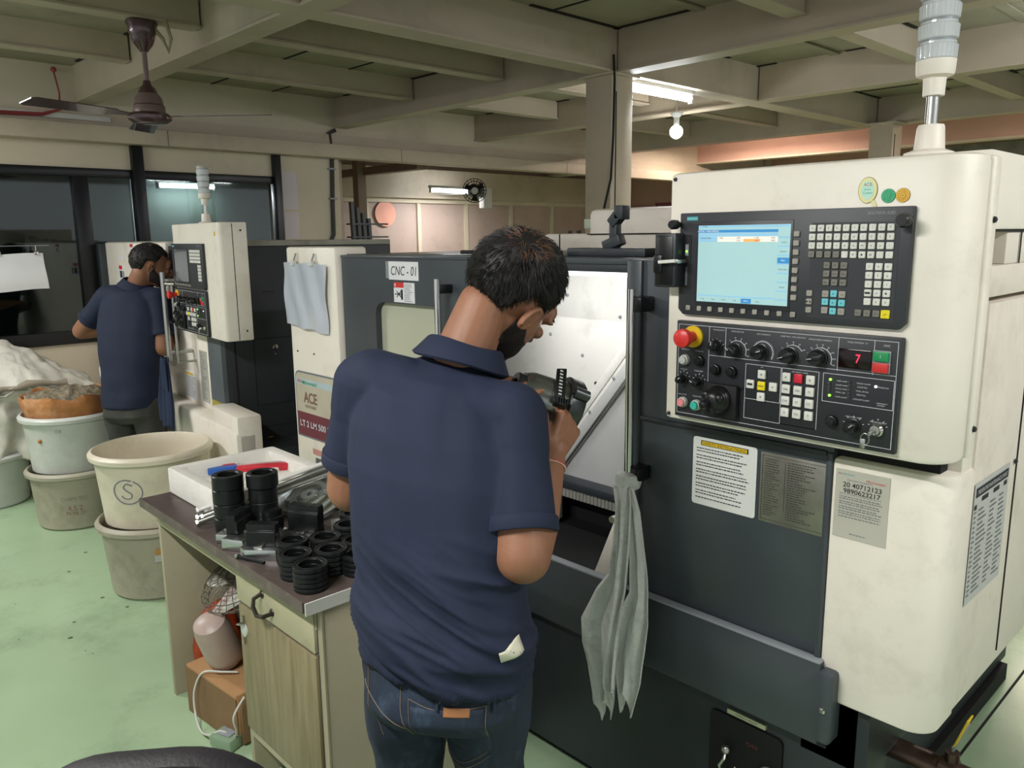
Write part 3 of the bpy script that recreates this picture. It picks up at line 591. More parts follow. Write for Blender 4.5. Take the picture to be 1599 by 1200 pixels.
# dark front panel right of the opening
g = G(); g.box(-1.245, -.70, 1.585, 1.64, .66, 1.56, slate, .006); g.box(-1.247, -1.20, 1.576, 1.60, .70, 1.56, slate, .006); g.box(-.714, -.699, 1.576, 1.64, .70, 1.17, slate, .005); g.box(-1.20, -.714, 1.578, 1.62, 1.160, 1.172, slate_d, .003); fp = g.build('front_panel', L1)
# lower cream corner cover, rounded corner
def plan(x0, x1, y0, y1, r, n=8):  # rounded only at front right
    return [(x0, y0)] + [(x1 - r + r * cos(-pi / 2 + k * pi / 2 / n), y0 + r + r * sin(-pi / 2 + k * pi / 2 / n)) for k in range(n + 1)] + [(x1, y1), (x0, y1)]
g = G(); g.prism(plan(-.700, -.468, 1.578, 1.71, .055), .618, 1.163, cream, 'z', .010); lc = g.build('corner_cover', L1, label='cream lower corner cover')
g = G(); g.box(-.70, -.50, 1.60, 1.7, 1.15, 1.21, blackm); g.box(-.75, -.60, 1.62, 3.1, .45, .66, slate_d); g.build('recess', L1)
# side sheets
g = G(); g.box(-.56, -.4685, 1.695, 3.15, .632, 1.485, cream2, .003); g.box(-.470, -.466, 1.985, 1.989, .66, 1.48, gapm)
g.lathe((-.466, 2.02, 1.235), (1, 0, 0), [(.006, 0), (.006, .003), (.002, .005)], ink, 12); g.lathe((-.466, 1.97, 1.12), (1, 0, 0), [(.006, 0), (.006, .003), (.002, .005)], ink, 12); sp = g.build('side_panel', L1)
g = G(); g.box(-.58, -.474, 1.64, 1.705, 1.15, 1.56, cream, .006); g.box(-.6, -.472, 1.64, 3.1, 1.495, 1.556, cream2, .005); g.build('side_ledge', L1)
g = G(); g.box(-.9, -.475, 1.78, 3.1, 1.556, 1.62, cream2, .004); g.box(-.473, -.4715, 1.86, 1.865, 1.556, 1.62, gapm)
g.box(-.9, -.472, 1.64, 3.1, 1.622, 1.765, cream, .005); g.box(-.475, -.4715, 1.64, 3.1, 1.619, 1.624, gapm); g.build('top_housing', L1)
# pendant housing
PO = Vector((-1.025, 1.488, 1.447))
g = G(); g.prism(plan(-1.063, -.455, 1.492, 1.583, .062, 10), 1.203, 1.752, cream, 'z', .012); g.prism(plan(-1.055, -.452, 1.586, 1.625, .01, 3), 1.205, 1.750, cream, 'z', .006)
for x, z in ((-1.048, 1.738), (-1.05, 1.216)): g.lathe((x, 1.492, z), (0, -1, 0), [(.0045, 0), (.004, .003), (.001, .0045)], ink, 12)
for z in (1.64, 1.26): g.lathe((-.4515, 1.603, z), (1, 0, 0), [(.006, 0), (.005, .004), (.001, .006)], ink, 12)
pd = g.build('control_pendant', L1, label='cream control housing with rounded corner')
make_display(L1, PO + Vector((0, .004, 0))); make_operator(L1, (-1.026, 1.492, 1.433))
# pendant decals
def disc(g, c, r, mt, n=28, dy=0): g.lathe((c[0], 1.4915 - dy, c[1]), (0, -1, 0), [(r, 0), (r, .0006)], mt, n)
g = G(); cx, cz = -.629, 1.6955
g.prism([(cx + .0175 * cos(a), cz + .0235 * sin(a)) for a in [q * pi / 16 for q in range(32)]], 1.4905, 1.4915, mat('badge_olive', '#8f7f3a', .5), 'y')
g.prism([(cx + .0165 * cos(a), cz + .0225 * sin(a)) for a in [q * pi / 16 for q in range(32)]], 1.490, 1.491, mat('badge_cream', '#e4dca2', .5), 'y')
g.prism([(cx + .0115 * cos(a), cz + .0165 * sin(a)) for a in [q * pi / 16 for q in range(32)]], 1.4895, 1.4905, mat('badge_aqua', '#b9e2cf', .5), 'y')
g.prism([(cx + .006, cz - .019), (cx + .014, cz - .018), (cx + .019, cz - .030), (cx + .010, cz - .028)], 1.490, 1.4912, mat('badge_cream', '', 0), 'y')
g.text('ACE', (cx, 1.4892, cz + .010), .0055, redtxt); g.text('Quality', (cx, 1.4892, cz + .001), .0038, tealtxt); g.text('Certified', (cx, 1.4892, cz - .005), .0034, tealtxt); g.build('quality_badge', pd)
for x, mt, mt2 in ((-.592, mat('badge_green', '#3fae7b', .5), mat('badge_green_d', '#1f6b45', .5)), (-.567, mat('badge_orange', '#e2b13a', .5), mat('badge_orange_d', '#8c6a18', .5))):
    g = G(); disc(g, (x, 1.684), .0125, mt2); disc(g, (x, 1.684), .0117, mt, dy=.0004); disc(g, (x, 1.684), .0052, mt2, dy=.0009); disc(g, (x, 1.684), .0045, mt, dy=.0013)
    for k in range(14): a = k * pi / 7; g.beam((x + .007 * cos(a), 1.4900, 1.684 + .007 * sin(a)), (x + .0095 * cos(a), 1.4900, 1.684 + .0095 * sin(a)), .001, .0006, mt2)
    g.text('Q', (x, 1.4888, 1.684), .004, mt2); g.build('round_badge', pd)
make_tower(L1, -.604, 1.70, 1.765, s=1.07)
SHF = Matrix.Translation((.02, -.0345, .015))
# stickers on the dark panel
rng = random.Random(11)
g = G(SHF); st = mat('safety_card', '#d5d6d2', .45, var=.02); g.prism(rrect(-1.062, -.894, .966, 1.132, .007, 3), 1.6185, 1.6205, st, 'y'); g.box(-1.040, -.916, 1.6175, 1.619, 1.113, 1.125, ink); g.box(-1.037, -.919, 1.6170, 1.618, 1.1145, 1.1235, yellowm); g.text('SAFETY INSTRUCTIONS', (-.978, 1.6165, 1.119), .0062, ink, width=.112)
z = 1.104
for k in range(15): rough_lines(g, -1.052, -.908, z, 1, .01, .0026, ink, 1.6180, rng, frac=(.75, 1)); z -= .0105 if k % 2 else .0068
for k in range(4): pass
g.build('safety_notice', fp, label='white safety notice with yellow heading')
g = G(SHF); pm = mat('spec_plate_metal', '#8d8b80', .35, .7, var=.08, scale=30); pi_ = mat('plate_print', '#3f3f3a', .5)
g.box(-.885, -.728, 1.6185, 1.6205, .966, 1.127, pm, .0008)
for (a, b) in ((-.879, -.734),): 
    for q in ((-.880, -.733, 1.1205, 1.1213), (-.880, -.733, .9725, .9733), (-.880, -.8792, .973, 1.121), (-.7338, -.733, .973, 1.121), (-.826, -.8252, 1.0, 1.112)): g.box(q[0], q[1], 1.6178, 1.619, q[2], q[3], pi_)
rough_lines(g, -.874, -.832, 1.112, 24, .0056, .0024, pi_, 1.6180, rng, frac=(.4, .9)); rough_lines(g, -.820, -.745, 1.112, 24, .0056, .0024, pi_, 1.6180, rng, frac=(.35, .9)); g.build('spec_plate', fp, label='grey engraved metal plate')
# service sticker on corner cover
g = G(); sm_ = mat('service_sticker', '#b9b6aa', .3, var=.02); Y = 1.5775
g.box(-.690, -.581, Y - .0012, Y + .0005, .996, 1.142, sm_); Y -= .0015
g.text('Ace Micromatic', (-.668, Y, 1.133), .0042, tealtxt, width=.034); g.text('Ace', (-.681, Y - .0002, 1.133), .0042, redtxt, width=.007); g.text('Micromatic', (-.608, Y, 1.126), .006, redtxt, width=.038, skew=.2)
g.text('Service Support', (-.640, Y, 1.121), .0052, inkg, width=.052); g.text('20 40712123', (-.635, Y, 1.111), .0105, ink, width=.078, bold=.015); g.text('9890623217', (-.635, Y, 1.098), .0105, ink, width=.075, bold=.015)
z = 1.090
for k in range(10): rough_lines(g, -.680, -.592, z, 1, .01, .0014 if k == 0 else .0022, inkg, Y, rng, frac=(.85, 1)); z -= .0045 if k % 2 else .0062
rough_lines(g, -.655, -.62, 1.006, 1, .01, .002, inkg, Y, rng); g.build('service_sticker', lc, label='pale service sticker with two phone numbers')
# lubrication chart on side panel
g = G(); ch = mat('chart_paper', '#b7b7b5', .45, var=.02); X = -.4665
g.add([(X, 1.705, .865), (X, 1.935, .865), (X, 1.935, 1.125), (X, 1.705, 1.125)], [(0, 1, 2, 3)], ch)
g.add([(X + .0008, 1.715, 1.095), (X + .0008, 1.925, 1.095), (X + .0008, 1.925, 1.115), (X + .0008, 1.715, 1.115)], [(0, 1, 2, 3)], ink)
g.text('PREVENTIVE MAINTENANCE CHART', (X + .0012, 1.82, 1.105), .009, mat('chart_light', '#c8c8c8', .5), xd=(0, 1, 0), width=.19)
for (a, b, zz) in ((1.71, 1.725, 1.07), (1.755, 1.795, 1.08), (1.83, 1.868, 1.08), (1.90, 1.92, 1.08)): g.add([(X + .0008, a, zz), (X + .0008, b, zz), (X + .0008, b, zz + .01), (X + .0008, a, zz + .01)], [(0, 1, 2, 3)], ink)
for a, b in ((1.712, 1.73), (1.74, 1.80), (1.815, 1.86), (1.875, 1.925)): rough_lines(g, a, b, 1.062, 18, .0105, .004, inkg, 0, rng, xd=lambda p, q: (X + .0008, p, q), frac=(.5, 1))
g.build('maintenance_chart', sp, label='printed maintenance chart with dark heading')
# hood over the opening
g = G(); g.box(-2.60, -1.05, 1.62, 2.4, 1.545, 1.562, slate, .003); g.box(-1.9, -1.26, 1.625, 1.66, 1.525, 1.548, slate_d, .002); g.build('roof', L1)
# sliding door
g = G(); zt = 1.553
out = [(-2.60, .76), (-1.88, .76), (-1.88, zt), (-2.60, zt)]
ins = rrect(-2.388, -2.020, .98, 1.397, .045, 6)
def holed(g, o, i, y0, y1, mt):
    x0, x1, z0, z1 = o[0][0], o[1][0], o[0][1], o[2][1]; a0, a1 = min(p[0] for p in i), max(p[0] for p in i); b0, b1 = min(p[1] for p in i), max(p[1] for p in i)
    g.box(x0, a0, y0, y1, z0, z1, mt); g.box(a1, x1, y0, y1, z0, z1, mt); g.box(a0, a1, y0, y1, z0, b0, mt); g.box(a0, a1, y0, y1, b1, z1, mt)
    n = len(i) // 4
    for q, (cx_, cz_) in enumerate(((a0, b0), (a1, b0), (a1, b1), (a0, b1))):
        arc = i[q * n:(q + 1) * n]; g.prism([(cx_, cz_)] + arc, y0, y1, mt, 'y')
holed(g, out, ins, 1.598, 1.64, slate); g.box(-2.602, -1.878, 1.594, 1.645, zt - .004, zt + .006, slate, .003)
dr = g.build('sliding_door', L1, label='slate sliding door marked CNC-01')
g = G(); g.box(-2.40, -2.005, 1.622, 1.628, .97, 1.41, mat('door_window_glass', '#b3b5a0', .12, var=.04, scale=2, coat=.5)); g.build('door_window', dr)
g = G(); g.box(-2.296, -2.128, 1.5965, 1.5985, 1.478, 1.540, paper); g.box(-2.314, -2.296, 1.5968, 1.5982, 1.482, 1.54, mat('clear_tape', '#8f9296', .2)); g.text('CNC - 01', (-2.211, 1.596, 1.509), .031, ink, width=.142, skew=.15); g.build('door_number', dr, label='white paper card reading CNC - 01')
g = G(); g.box(-2.270, -2.152, 1.5965, 1.5985, 1.402, 1.470, paper); g.box(-2.270, -2.212, 1.596, 1.598, 1.452, 1.470, redm); g.box(-2.264, -2.258, 1.5955, 1.597, 1.456, 1.466, white_ln); g.box(-2.228, -2.218, 1.5955, 1.597, 1.412, 1.446, ink); g.beam((-2.262, 1.5958, 1.43), (-2.222, 1.5958, 1.43), .003, .003, ink)
for a in (-40, 40, 140, 220): g.beam((-2.24, 1.5958, 1.43), (-2.24 + .016 * cos(rad(a)), 1.5958, 1.43 + .016 * sin(rad(a))), .002, .002, ink)
rough_lines(g, -2.208, -2.156, 1.462, 10, .0062, .0022, inkg, 1.5958, rng, frac=(.5, 1)); g.build('warning_label', dr, label='white warning label with red corner')
def handle(g, x, z0, z1, y=1.545, yw=1.60, r=.011):
    g.cyl((x, y, z0), (x, y, z1), r, chrome)
    return g
g = handle(G(), -1.965, 1.12, 1.492); 
for z in (1.16, 1.46): g.box(-1.977, -1.953, 1.545, 1.6, z - .014, z + .014, black, .004)
g.build('door_handle', dr)
# grab bar at the dark panel
g = handle(G(), -1.198, .985, 1.492, 1.535, 1.585)
g.build('grab_bar', L1, label='polished vertical steel bar')
for z in (1.455, 1.03): g = G(); g.box(-1.20, -1.165, 1.53, 1.587, z - .018, z + .018, black, .005); g.build('bar_bracket', L1)
# interior
inw = mat('interior_white_sheet', '#d9d7d0', .32, .0, var=.03, scale=3, dirt='#8a867c', dirt_amt=.3, dscale=9)
inw2 = mat('interior_slide_cover', '#cfcfcd', .4, .3, var=.05, scale=4)
g = G(); g.box(-2.5, -1.0, 2.02, 2.06, .8, 1.55, inw); 
for x, z in ((-1.93, 1.28), (-1.72, 1.13), (-1.62, 1.36), (-1.85, 1.42), (-1.60, 1.19), (-1.78, 1.22)): g.lathe((x, 2.02, z), (0, -1, 0), [(.006, 0), (.005, .004), (.002, .006)], greytrim if x != -1.72 else ink, 8)
g.build('back_sheet', L1)
g = G(); g.prism([(-1.87, .806), (-1.02, .806), (-1.02, 1.52), (-1.29, 1.52)], 1.955, 2.02, inw2, 'y', .003)
d0 = Vector((-1.85, 1.95, .81)); d1 = Vector((-1.30, 1.95, 1.50)); g.beam(d0, d1, .012, .035, inw2, .003); g.beam(d0 + Vector((.015, -.004, -.02)), d1 + Vector((.015, -.004, -.02)), .01, .006, steel); g.beam(d0 + Vector((-.03, -.004, .03)), d1 + Vector((-.03, -.004, .03)), .008, .03, inw, .002)
for k in range(5): q = d0.lerp(d1, .15 + k * .18); g.lathe(q + Vector((-.012, -.006, .012)), (0, -1, 0), [(.005, 0), (.005, .003), (.002, .005)], greytrim, 10)
g.build('slide_cover', L1)
g = G(); g.box(-2.4, -1.0, 1.90, 1.96, .782, .808, slate_d, .003); g.box(-2.4, -1.0, 1.915, 1.95, .745, .782, mat('bellows_grey', '#8c8c84', .5, var=.05)); 
for k in range(90): g.box(-2.4 + k * .0155, -2.394 + k * .0155, 1.912, 1.92, .747, .780, mat('bellows_grey', '', 0))
g.box(-1.86, -1.79, 1.84, 1.93, .66, .745, mat('casting_grey', '#6b6b62', .6)); g.build('guide_rail', L1)
g = G(); g.box(-2.55, -.75, 1.62, 2.05, .60, .64, blackm); g.box(-2.55, -2.5, 1.64, 2.05, .62, 1.545, inw); g.box(-1.03, -1.0, 1.64, 2.05, .62, 1.545, inw2); g.box(-2.5, -1.0, 2.0, 2.04, .62, .80, blackm); g.build('enclosure', L1)
g = G(); g.prism([(-1.44, .63), (-1.31, .63), (-1.31, .86), (-1.345, .86)], 1.68, 1.70, cream, 'y', .004); g.cyl((-1.352, 1.675, .835), (-1.352, 1.66, .835), .010, chrome, seg=16); g.build('inner_guard', L1, label='cream triangular guard sheet')
g = G(); g.cyl((-1.95, 1.74, 1.52), (-1.35, 1.74, 1.52), .014, mat('work_lamp_glow', '#ffffff', .5, var=0, emit='#ffffff', es=1.6), seg=12); g.box(-1.98, -1.32, 1.72, 1.76, 1.53, 1.547, greytrim); wl = g.build('work_lamp', L1)
la = bpy.data.lights.new('work_lamp', 'AREA'); la.shape = 'RECTANGLE'; la.size = .6; la.size_y = .04; la.energy = 1.7; lo = bpy.data.objects.new('lamp_light', la); COL.objects.link(lo); lo.parent = wl; lo.location = (-1.65 + 1.5, 1.76 - 1.62, 1.50); lo.rotation_euler = (rad(35), 0, 0)
# left cream column with name plate
g = G(); g.box(-2.985, -2.612, 1.578, 1.72, .42, 1.588, cream, .012); lcov = g.build('headstock_cover', L1, label='cream left cover')
g = G(); Y = 1.577
g.prism(rrect(-2.962, -2.64, .815, 1.09, .03, 4, (0, 0, 1, 1)), Y - .002, Y, mat('plate_border', '#6d7478', .4), 'y'); g.prism(rrect(-2.955, -2.64, .92, 1.083, .025, 4, (0, 0, 1, 1)), Y - .003, Y - .001, mat('plate_beige', '#b8b09c', .5), 'y')
g.box(-2.955, -2.64, Y - .0035, Y - .002, 1.035, 1.06, mat('plate_blue_grey', '#a9bcc0', .5)); g.box(-2.955, -2.64, Y - .003, Y - .001, .822, .92, mat('plate_maroon', '#6a2a38', .45))
g.text('Ace', (-2.925, Y - .0042, 1.05), .016, redtxt, width=.032, skew=.2, bold=.01); g.text('Micromatic', (-2.845, Y - .0042, 1.046), .015, mat('ace_green', '#2f9a62', .5), width=.115, bold=.015)
br_ = mat('plate_brown', '#7c5a50', .5); g.text('ACE', (-2.845, Y - .0042, .985), .045, br_, width=.105, bold=.02); g.text('DESIGNERS', (-2.845, Y - .0042, .948), .012, br_, width=.085)
g.text('LT 2 LM 500 MC', (-2.80, Y - .0045, .873), .026, white_ln, width=.27, bold=.015); g.build('name_plate', lcov, label='beige and maroon maker plate')
g = G(); g.box(-2.83, -2.70, Y - .004, Y, .66, .74, mat('switch_plate', '#4e5154', .4), .002); g.lathe((-2.76, Y - .003, .70), (0, -1, 0), [(.024, 0), (.022, .018), (.018, .02)], black, 20); g.beam((-2.78, Y - .03, .70), (-2.74, Y - .03, .70), .012, .014, black, .002); g.box(-2.82, -2.80, Y - .006, Y, .67, .70, tealm, .001); g.box(-2.85, -2.70, Y - .002, Y, .752, .775, mat('label_pink', '#c48a80', .5)); g.build('main_switch', lcov)
for x in (-2.93, -2.80): g = G(); g.lathe((x, Y, 1.17), (0, -1, 0), [(.004, 0), (.003, .003)], ink, 8); g.build('screw', lcov)
# bodywork behind the roof
g = G(); g.box(-2.6, -.9, 2.4, 3.15, .6, 1.556, cream2, .005); g.build('rear_cabinet', L1)
g = G(); g.box(-2.64, -1.78, 2.42, 2.9, 1.556, 1.628, cream2, .005)
for x in (-2.52, -2.25, -2.20, -1.9): g.lathe((x, 2.47, 1.628), (0, 0, 1), [(.01, 0), (.01, .012)], ink, 10)
g.box(-2.56, -2.50, 2.412, 2.422, 1.565, 1.62, cream, .003); g.box(-2.262, -2.258, 2.417, 2.421, 1.558, 1.626, gapm)
for z in (1.575, 1.605): g.lathe((-2.53, 2.412, z), (0, -1, 0), [(.004, 0), (.004, .003)], ink, 8)
g.build('coolant_duct', L1)
g = G(); g.box(-2.06, -1.74, 2.34, 2.42, 1.645, 1.682, mat('pale_green_sheet', '#b7c0a8', .45, var=.03, dirt='#6b6b55', dirt_amt=.4), .003); g.box(-2.03, -1.76, 2.35, 2.41, 1.556, 1.645, cream2); g.build('cable_channel', L1)
g = G(); g.box(-1.83, -1.10, 2.10, 2.38, 1.556, 1.708, cream2, .02); g.box(-1.83, -1.10, 2.095, 2.38, 1.622, 1.626, gapm); g.lathe((-1.72, 2.1, 1.632), (0, -1, 0), [(.006, 0), (.006, .006)], ink, 8); g.lathe((-1.5, 2.1, 1.61), (0, -1, 0), [(.005, 0), (.005, .004)], ink, 8); g.build('turret_housing', L1)
# gauge panel in the skirt
g = G(); g.prism(rrect(-.985, -.79, .16, .445, .015, 4), 1.612, 1.622, blackm, 'y'); g.box(-.938, -.835, 1.612, 1.620, .452, .464, mat('pale_label', '#a5ae8c', .5)); g.text('HYDRAULIC PRESSURE', (-.886, 1.6115, .458), .004, ink); g.text('ON', (-.868, 1.6112, .395), .010, mat('dim_red', '#6e3432', .5), width=.03)
g.lathe((-.82, 1.612, .335), (0, -1, 0), [(.026, 0), (.027, .016), (.024, .018)], greytrim, 24); g.lathe((-.82, 1.594, .335), (0, -1, 0), [(.0235, 0), (.0235, .001)], paper, 24); g.beam((-.82, 1.5925, .335), (-.806, 1.5925, .347), .002, .001, ink)
g.tube([(-.93, 1.60, .36), (-.925, 1.585, .345), (-.935, 1.58, .325), (-.93, 1.585, .30), (-.915, 1.6, .29)], .004, steel, 8); g.ell((-.927, 1.595, .365), .012, None, steel, 14); g.text('JOG', (-.895, 1.6112, .308), .018, paper, width=.04, bold=.03); g.build('pressure_gauge_panel', L1, label='black panel with pressure gauge')
# drain valve at right end
g = G(); brz = mat('dull_bronze', '#5c4a42', .35, .8, var=.15, scale=30)
g.cyl((-.66, 1.80, .43), (-.50, 1.80, .43), .026, brz); g.lathe((-.505, 1.80, .43), (1, 0, 0), [(.034, 0), (.034, .03), (.027, .034), (.027, .075), (.038, .08), (.038, .105), (.026, .107)], brz, 8, True, False); g.cyl((-.485, 1.80, .43), (-.485, 1.80, .48), .015, brz); g.beam((-.485, 1.80, .482), (-.46, 1.80, .56), .012, .006, greytrim, .002)
v = g.build('drain_valve', L1)
g = G(); g.obox((-.466, 1.79, .545), (.004, .035, .075), Matrix.Rotation(rad(17), 3, 'Y'), yellowm, .001); g.build('tag', v, label='yellow tag')
g = G(); g.cyl((-.62, 1.74, .36), (-.56, 1.72, .36), .02, brz); g.cyl((-.57, 1.72, .38), (-.57, 1.72, .22), .014, brz); g.build('drain_pipe', L1)
# tool lying on the roof, bracket post
g = G(); g.cyl((-1.98, 1.66, 1.572), (-1.58, 1.70, 1.572), .006, black); g.cyl((-1.86, 1.672, 1.575), (-1.78, 1.68, 1.577), .013, black); g.cyl((-1.78, 1.68, 1.577), (-1.72, 1.686, 1.575), .009, black)
tag(g.build('air_nozzle'), 'thin black air nozzle lying on the slate roof above the door', 'tool')
g = G(); g.box(-1.58, -1.30, 1.72, 1.80, 1.5622, 1.585, slate_d, .004); g.box(-1.44, -1.415, 1.74, 1.765, 1.585, 1.655, slate_d, .003); g.beam((-1.435, 1.75, 1.65), (-1.41, 1.75, 1.675), .03, .03, slate_d, .003); g.box(-1.42, -1.39, 1.735, 1.77, 1.662, 1.70, slate_d, .003); g.beam((-1.46, 1.75, 1.588), (-1.40, 1.75, 1.61), .03, .03, slate_d, .004)
tag(g.build('probe_arm'), 'dark bracket post standing on the slate roof left of the pendant', 'bracket')
# plastic sleeve with papers
t = thing('document_sleeve', 'clear plastic sleeve with white papers clipped to the cream left cover', 'paper', (-2.80, 1.565, 1.22))
g = G(); sl = mat('plastic_sleeve', '#b9bec8', .18, var=.03, coat=.4)
def slv(u, v): return (-2.995 + .335 * u - .02 * (1 - v) * (u - .5) + .004 * sin(v * 9), 1.567 - .008 * sin(u * 3.1) - .004 * sin(u * 17 + v * 5), 1.30 - .02 * u * (1 - v) + .225 * v - .02 * (1 - v) + .003 * sin(u * 12))
g.grid(slv, 24, 16, sl); g.build('sheet', t)
g = G(); g.grid(lambda u, v: (lambda p: (p[0], p[1] + .003, p[2] + .01))(slv(.12 + .76 * u, .1 + .86 * v)), 16, 10, mat('sleeve_paper', '#c6ccd8', .5)); g.build('paper', t)
for x in (-2.90, -2.76):
    g = G(); g.box(x - .01, x + .01, 1.555, 1.574, 1.515, 1.535, whitep, .002); g.beam((x, 1.566, 1.535), (x + .008, 1.572, 1.563), .008, .003, mat('clear_tape', '', 0)); g.build('clip', t)
# grey cloth on the bar
t = thing('polishing_cloth', 'grimy grey cloth hung over the vertical steel bar', 'cloth', (-1.2, 1.51, .385))
cl = mat('grey_cloth', '#d2d3d1', .85, var=.1, scale=9, bump=.3, bscale=120, dirt='#55565a', dirt_amt=.6, dscale=9)
rc = random.Random(4)
def strip(path, wid, name, ph):
    """path: list of (x, y, z, halfwidth, skew)"""
    n = len(path) - 1
    def f(u, v):
        t_ = u * n; i = min(int(t_), n - 1); w = t_ - i; w = w * w * (3 - 2 * w) * .5 + w * .5; a, b = path[i], path[i + 1]; q = [a[k] + (b[k] - a[k]) * w for k in range(4)]
        s_ = (v - .5) * 2; fold = .009 * sin(s_ * 5 + ph + u * 3) + .004 * sin(s_ * 9 + ph * 2 - u * 5) + .004 * noise.noise(Vector((s_ * 2, u * 6, ph)))
        return (q[0] + s_ * q[3], q[1] + fold * min(1, u * 2 + .3), q[2] + .004 * sin(s_ * 8 + u * 13 + ph) + (0 if u < .9 else .035 * (u - .9) * 10 * sin(s_ * 4 + ph)))
    g = G(); g.grid(f, 48, 22, cl); o = g.build(name, t); md = o.modifiers.new('s', 'SOLIDIFY'); md.thickness = .003; return o
strip([(-1.190, 1.515, 1.00, .022), (-1.192, 1.508, .96, .026), (-1.197, 1.505, .84, .030), (-1.205, 1.505, .76, .034), (-1.225, 1.498, .71, .050), (-1.245, 1.485, .62, .068), (-1.242, 1.482, .55, .060), (-1.232, 1.482, .49, .045), (-1.225, 1.482, .42, .030), (-1.228, 1.482, .385, .020)], 0, 'cloth_fold', 0)
strip([(-1.180, 1.51, 1.005, .018), (-1.160, 1.508, .95, .018), (-1.140, 1.506, .82, .020), (-1.130, 1.50, .74, .022), (-1.140, 1.49, .67, .040), (-1.150, 1.486, .58, .045), (-1.150, 1.484, .50, .036), (-1.155, 1.484, .43, .020)], 0, 'cloth_fold', 2.1)
strip([(-1.195, 1.505, 1.002, .024), (-1.182, 1.498, .96, .022), (-1.178, 1.494, .86, .018), (-1.182, 1.484, .74, .020), (-1.195, 1.474, .62, .024), (-1.200, 1.471, .5, .022), (-1.195, 1.471, .44, .014)], 0, 'cloth_fold', 4.2)
g = G(); g.lathe((-1.198, 1.535, .985), (0, 0, 1), [(.014, 0), (.03, .01), (.034, .025), (.03, .045), (.016, .05)], cl, 20); g.build('knot', t)
# ================================================================== SECOND LATHE (further down the aisle, turned a little)
M2 = Matrix.Translation((-3.53, 1.545, 0)) @ Matrix.Rotation(rad(-5), 4, 'Z')
L2 = thing('cnc_lathe', 'second cream and slate CNC lathe behind the workbench where the far worker stands', 'machine', (-3.53, 1.545, 0), rad(-5))
g = G(M2); g.prism([(x, y) for x, y in [(-.70, 0), (-.012, 0), (0, .012), (0, .13), (-.70, .13)]], 1.155, 1.697, cream, 'z', .006); g.box(-.001, .001, .060, .063, 1.16, 1.69, gapm)
for z in (1.66, 1.2): g.lathe((.0, .1, z), (1, 0, 0), [(.005, 0), (.002, .004)], ink, 8)
g.box(-.06, -.045, -.0015, 0, 1.635, 1.655, yellowm); p2 = g.build('control_pendant', L2, label='cream control housing')
make_display(L2, M2 @ Vector((-.688, -.002, 1.383)), rad(-5), True); make_operator(L2, M2 @ Vector((-.69, -.002, 1.376)), rad(-5), True)
make_tower(L2, -.43, .09, 1.697, M2, s=.88)
g = G(M2); g.box(-2.60, -.30, .09, 1.05, .30, 1.585, slate_d, .005); g.box(-.302, -.298, .135, .145, .56, 1.58, gapm)
for (a, b, c, d) in ((.235, .45, .775, .778), (.235, .45, 1.118, 1.121)): g.box(-.301, -.2975, a, b, c, d, gapm)
for yy in (.235, .45): g.box(-.301, -.2975, yy, yy + .003, .775, 1.12, gapm)
g.box(-.3, -.296, .17, .45, .66, .662, gapm); g.box(-.3, -.296, .3, .36, 1.355, 1.357, gapm)
g.lathe((-.30, .348, 1.07), (1, 0, 0), [(.015, 0), (.015, .004), (.008, .006)], chrome, 16); g.lathe((-.30, .348, 1.035), (1, 0, 0), [(.004, 0), (.002, .002)], steel, 8)
g.lathe((-.30, .293, .566), (1, 0, 0), [(.038, 0), (.038, .002)], yellowm, 24); g.beam((-.2975, .293, .55), (-.2975, .293, .58), .004, .006, ink); g.build('body', L2)
g = G(M2); g.box(-2.60, -.30, .09, 1.05, 1.585, 1.612, mat('dusty_roof_sheet', '#9c9a90', .6, var=.12, scale=8, dirt='#5a584e', dirt_amt=.5), .003); g.build('roof', L2)
g = G(M2); g.box(-2.59, -1.12, .075, .10, .70, 1.605, cream, .005); dd = g.build('sliding_door', L2, label='cream sliding door with small labels')
g = G(M2); g.box(-1.895, -1.83, .072, .076, 1.53, 1.60, paper); g.box(-1.895, -1.83, .071, .075, 1.578, 1.597, redm); g.box(-1.865, -1.85, .071, .075, 1.54, 1.565, ink); g.build('warning_label', dd)
g = G(M2); g.box(-2.24, -2.10, .072, .076, 1.36, 1.46, paper); g.box(-2.235, -2.15, .071, .075, 1.43, 1.455, redm); g.box(-2.22, -2.16, .071, .075, 1.375, 1.42, ink); g.box(-2.14, -2.11, .071, .075, 1.37, 1.42, inkg); g.build('warning_label', dd)
for a in (-2.22, -2.13): g = G(M2); g.box(a, a + .06, .072, .076, 1.49, 1.515, paper); g.build('small_label', dd)
g = G(M2); g.box(-2.65, -2.58, .03, .1, .3, 1.6, slate_d, .005); g.build('edge_post', L2)
g = G(M2); g.box(-1.12, -.50, .075, .10, .735, 1.155, cream, .004); lp = g.build('lower_panel', L2, label='cream lower front panel')
g = G(M2); g.box(-.50, -.302, .07, .12, .735, 1.155, mat('blue_grey_strip', '#5a6266', .4)); g.box(-.49, -.33, .067, .071, .745, .805, mat('olive_label', '#a39440', .5)); g.build('side_strip', L2)
g = G(M2); g.box(-.95, -.76, .0725, .0755, .75, .905, paper); g.box(-.93, -.80, .0715, .073, .885, .898, yellowm); rough_lines(g, -.94, -.77, .872, 11, .011, .004, inkg, 0, random.Random(2), xd=lambda a, b: (a, .0718, b), frac=(.7, 1)); g.build('safety_notice', lp)
g = G(M2); g.box(-.66, -.545, .0725, .0755, .77, 1.045, mat('worn_notice', '#aaa99f', .5)); rough_lines(g, -.65, -.56, 1.03, 22, .0115, .004, inkg, 0, random.Random(8), xd=lambda a, b: (a, .0718, b), frac=(.4, 1)); g.build('spec_plate', lp)
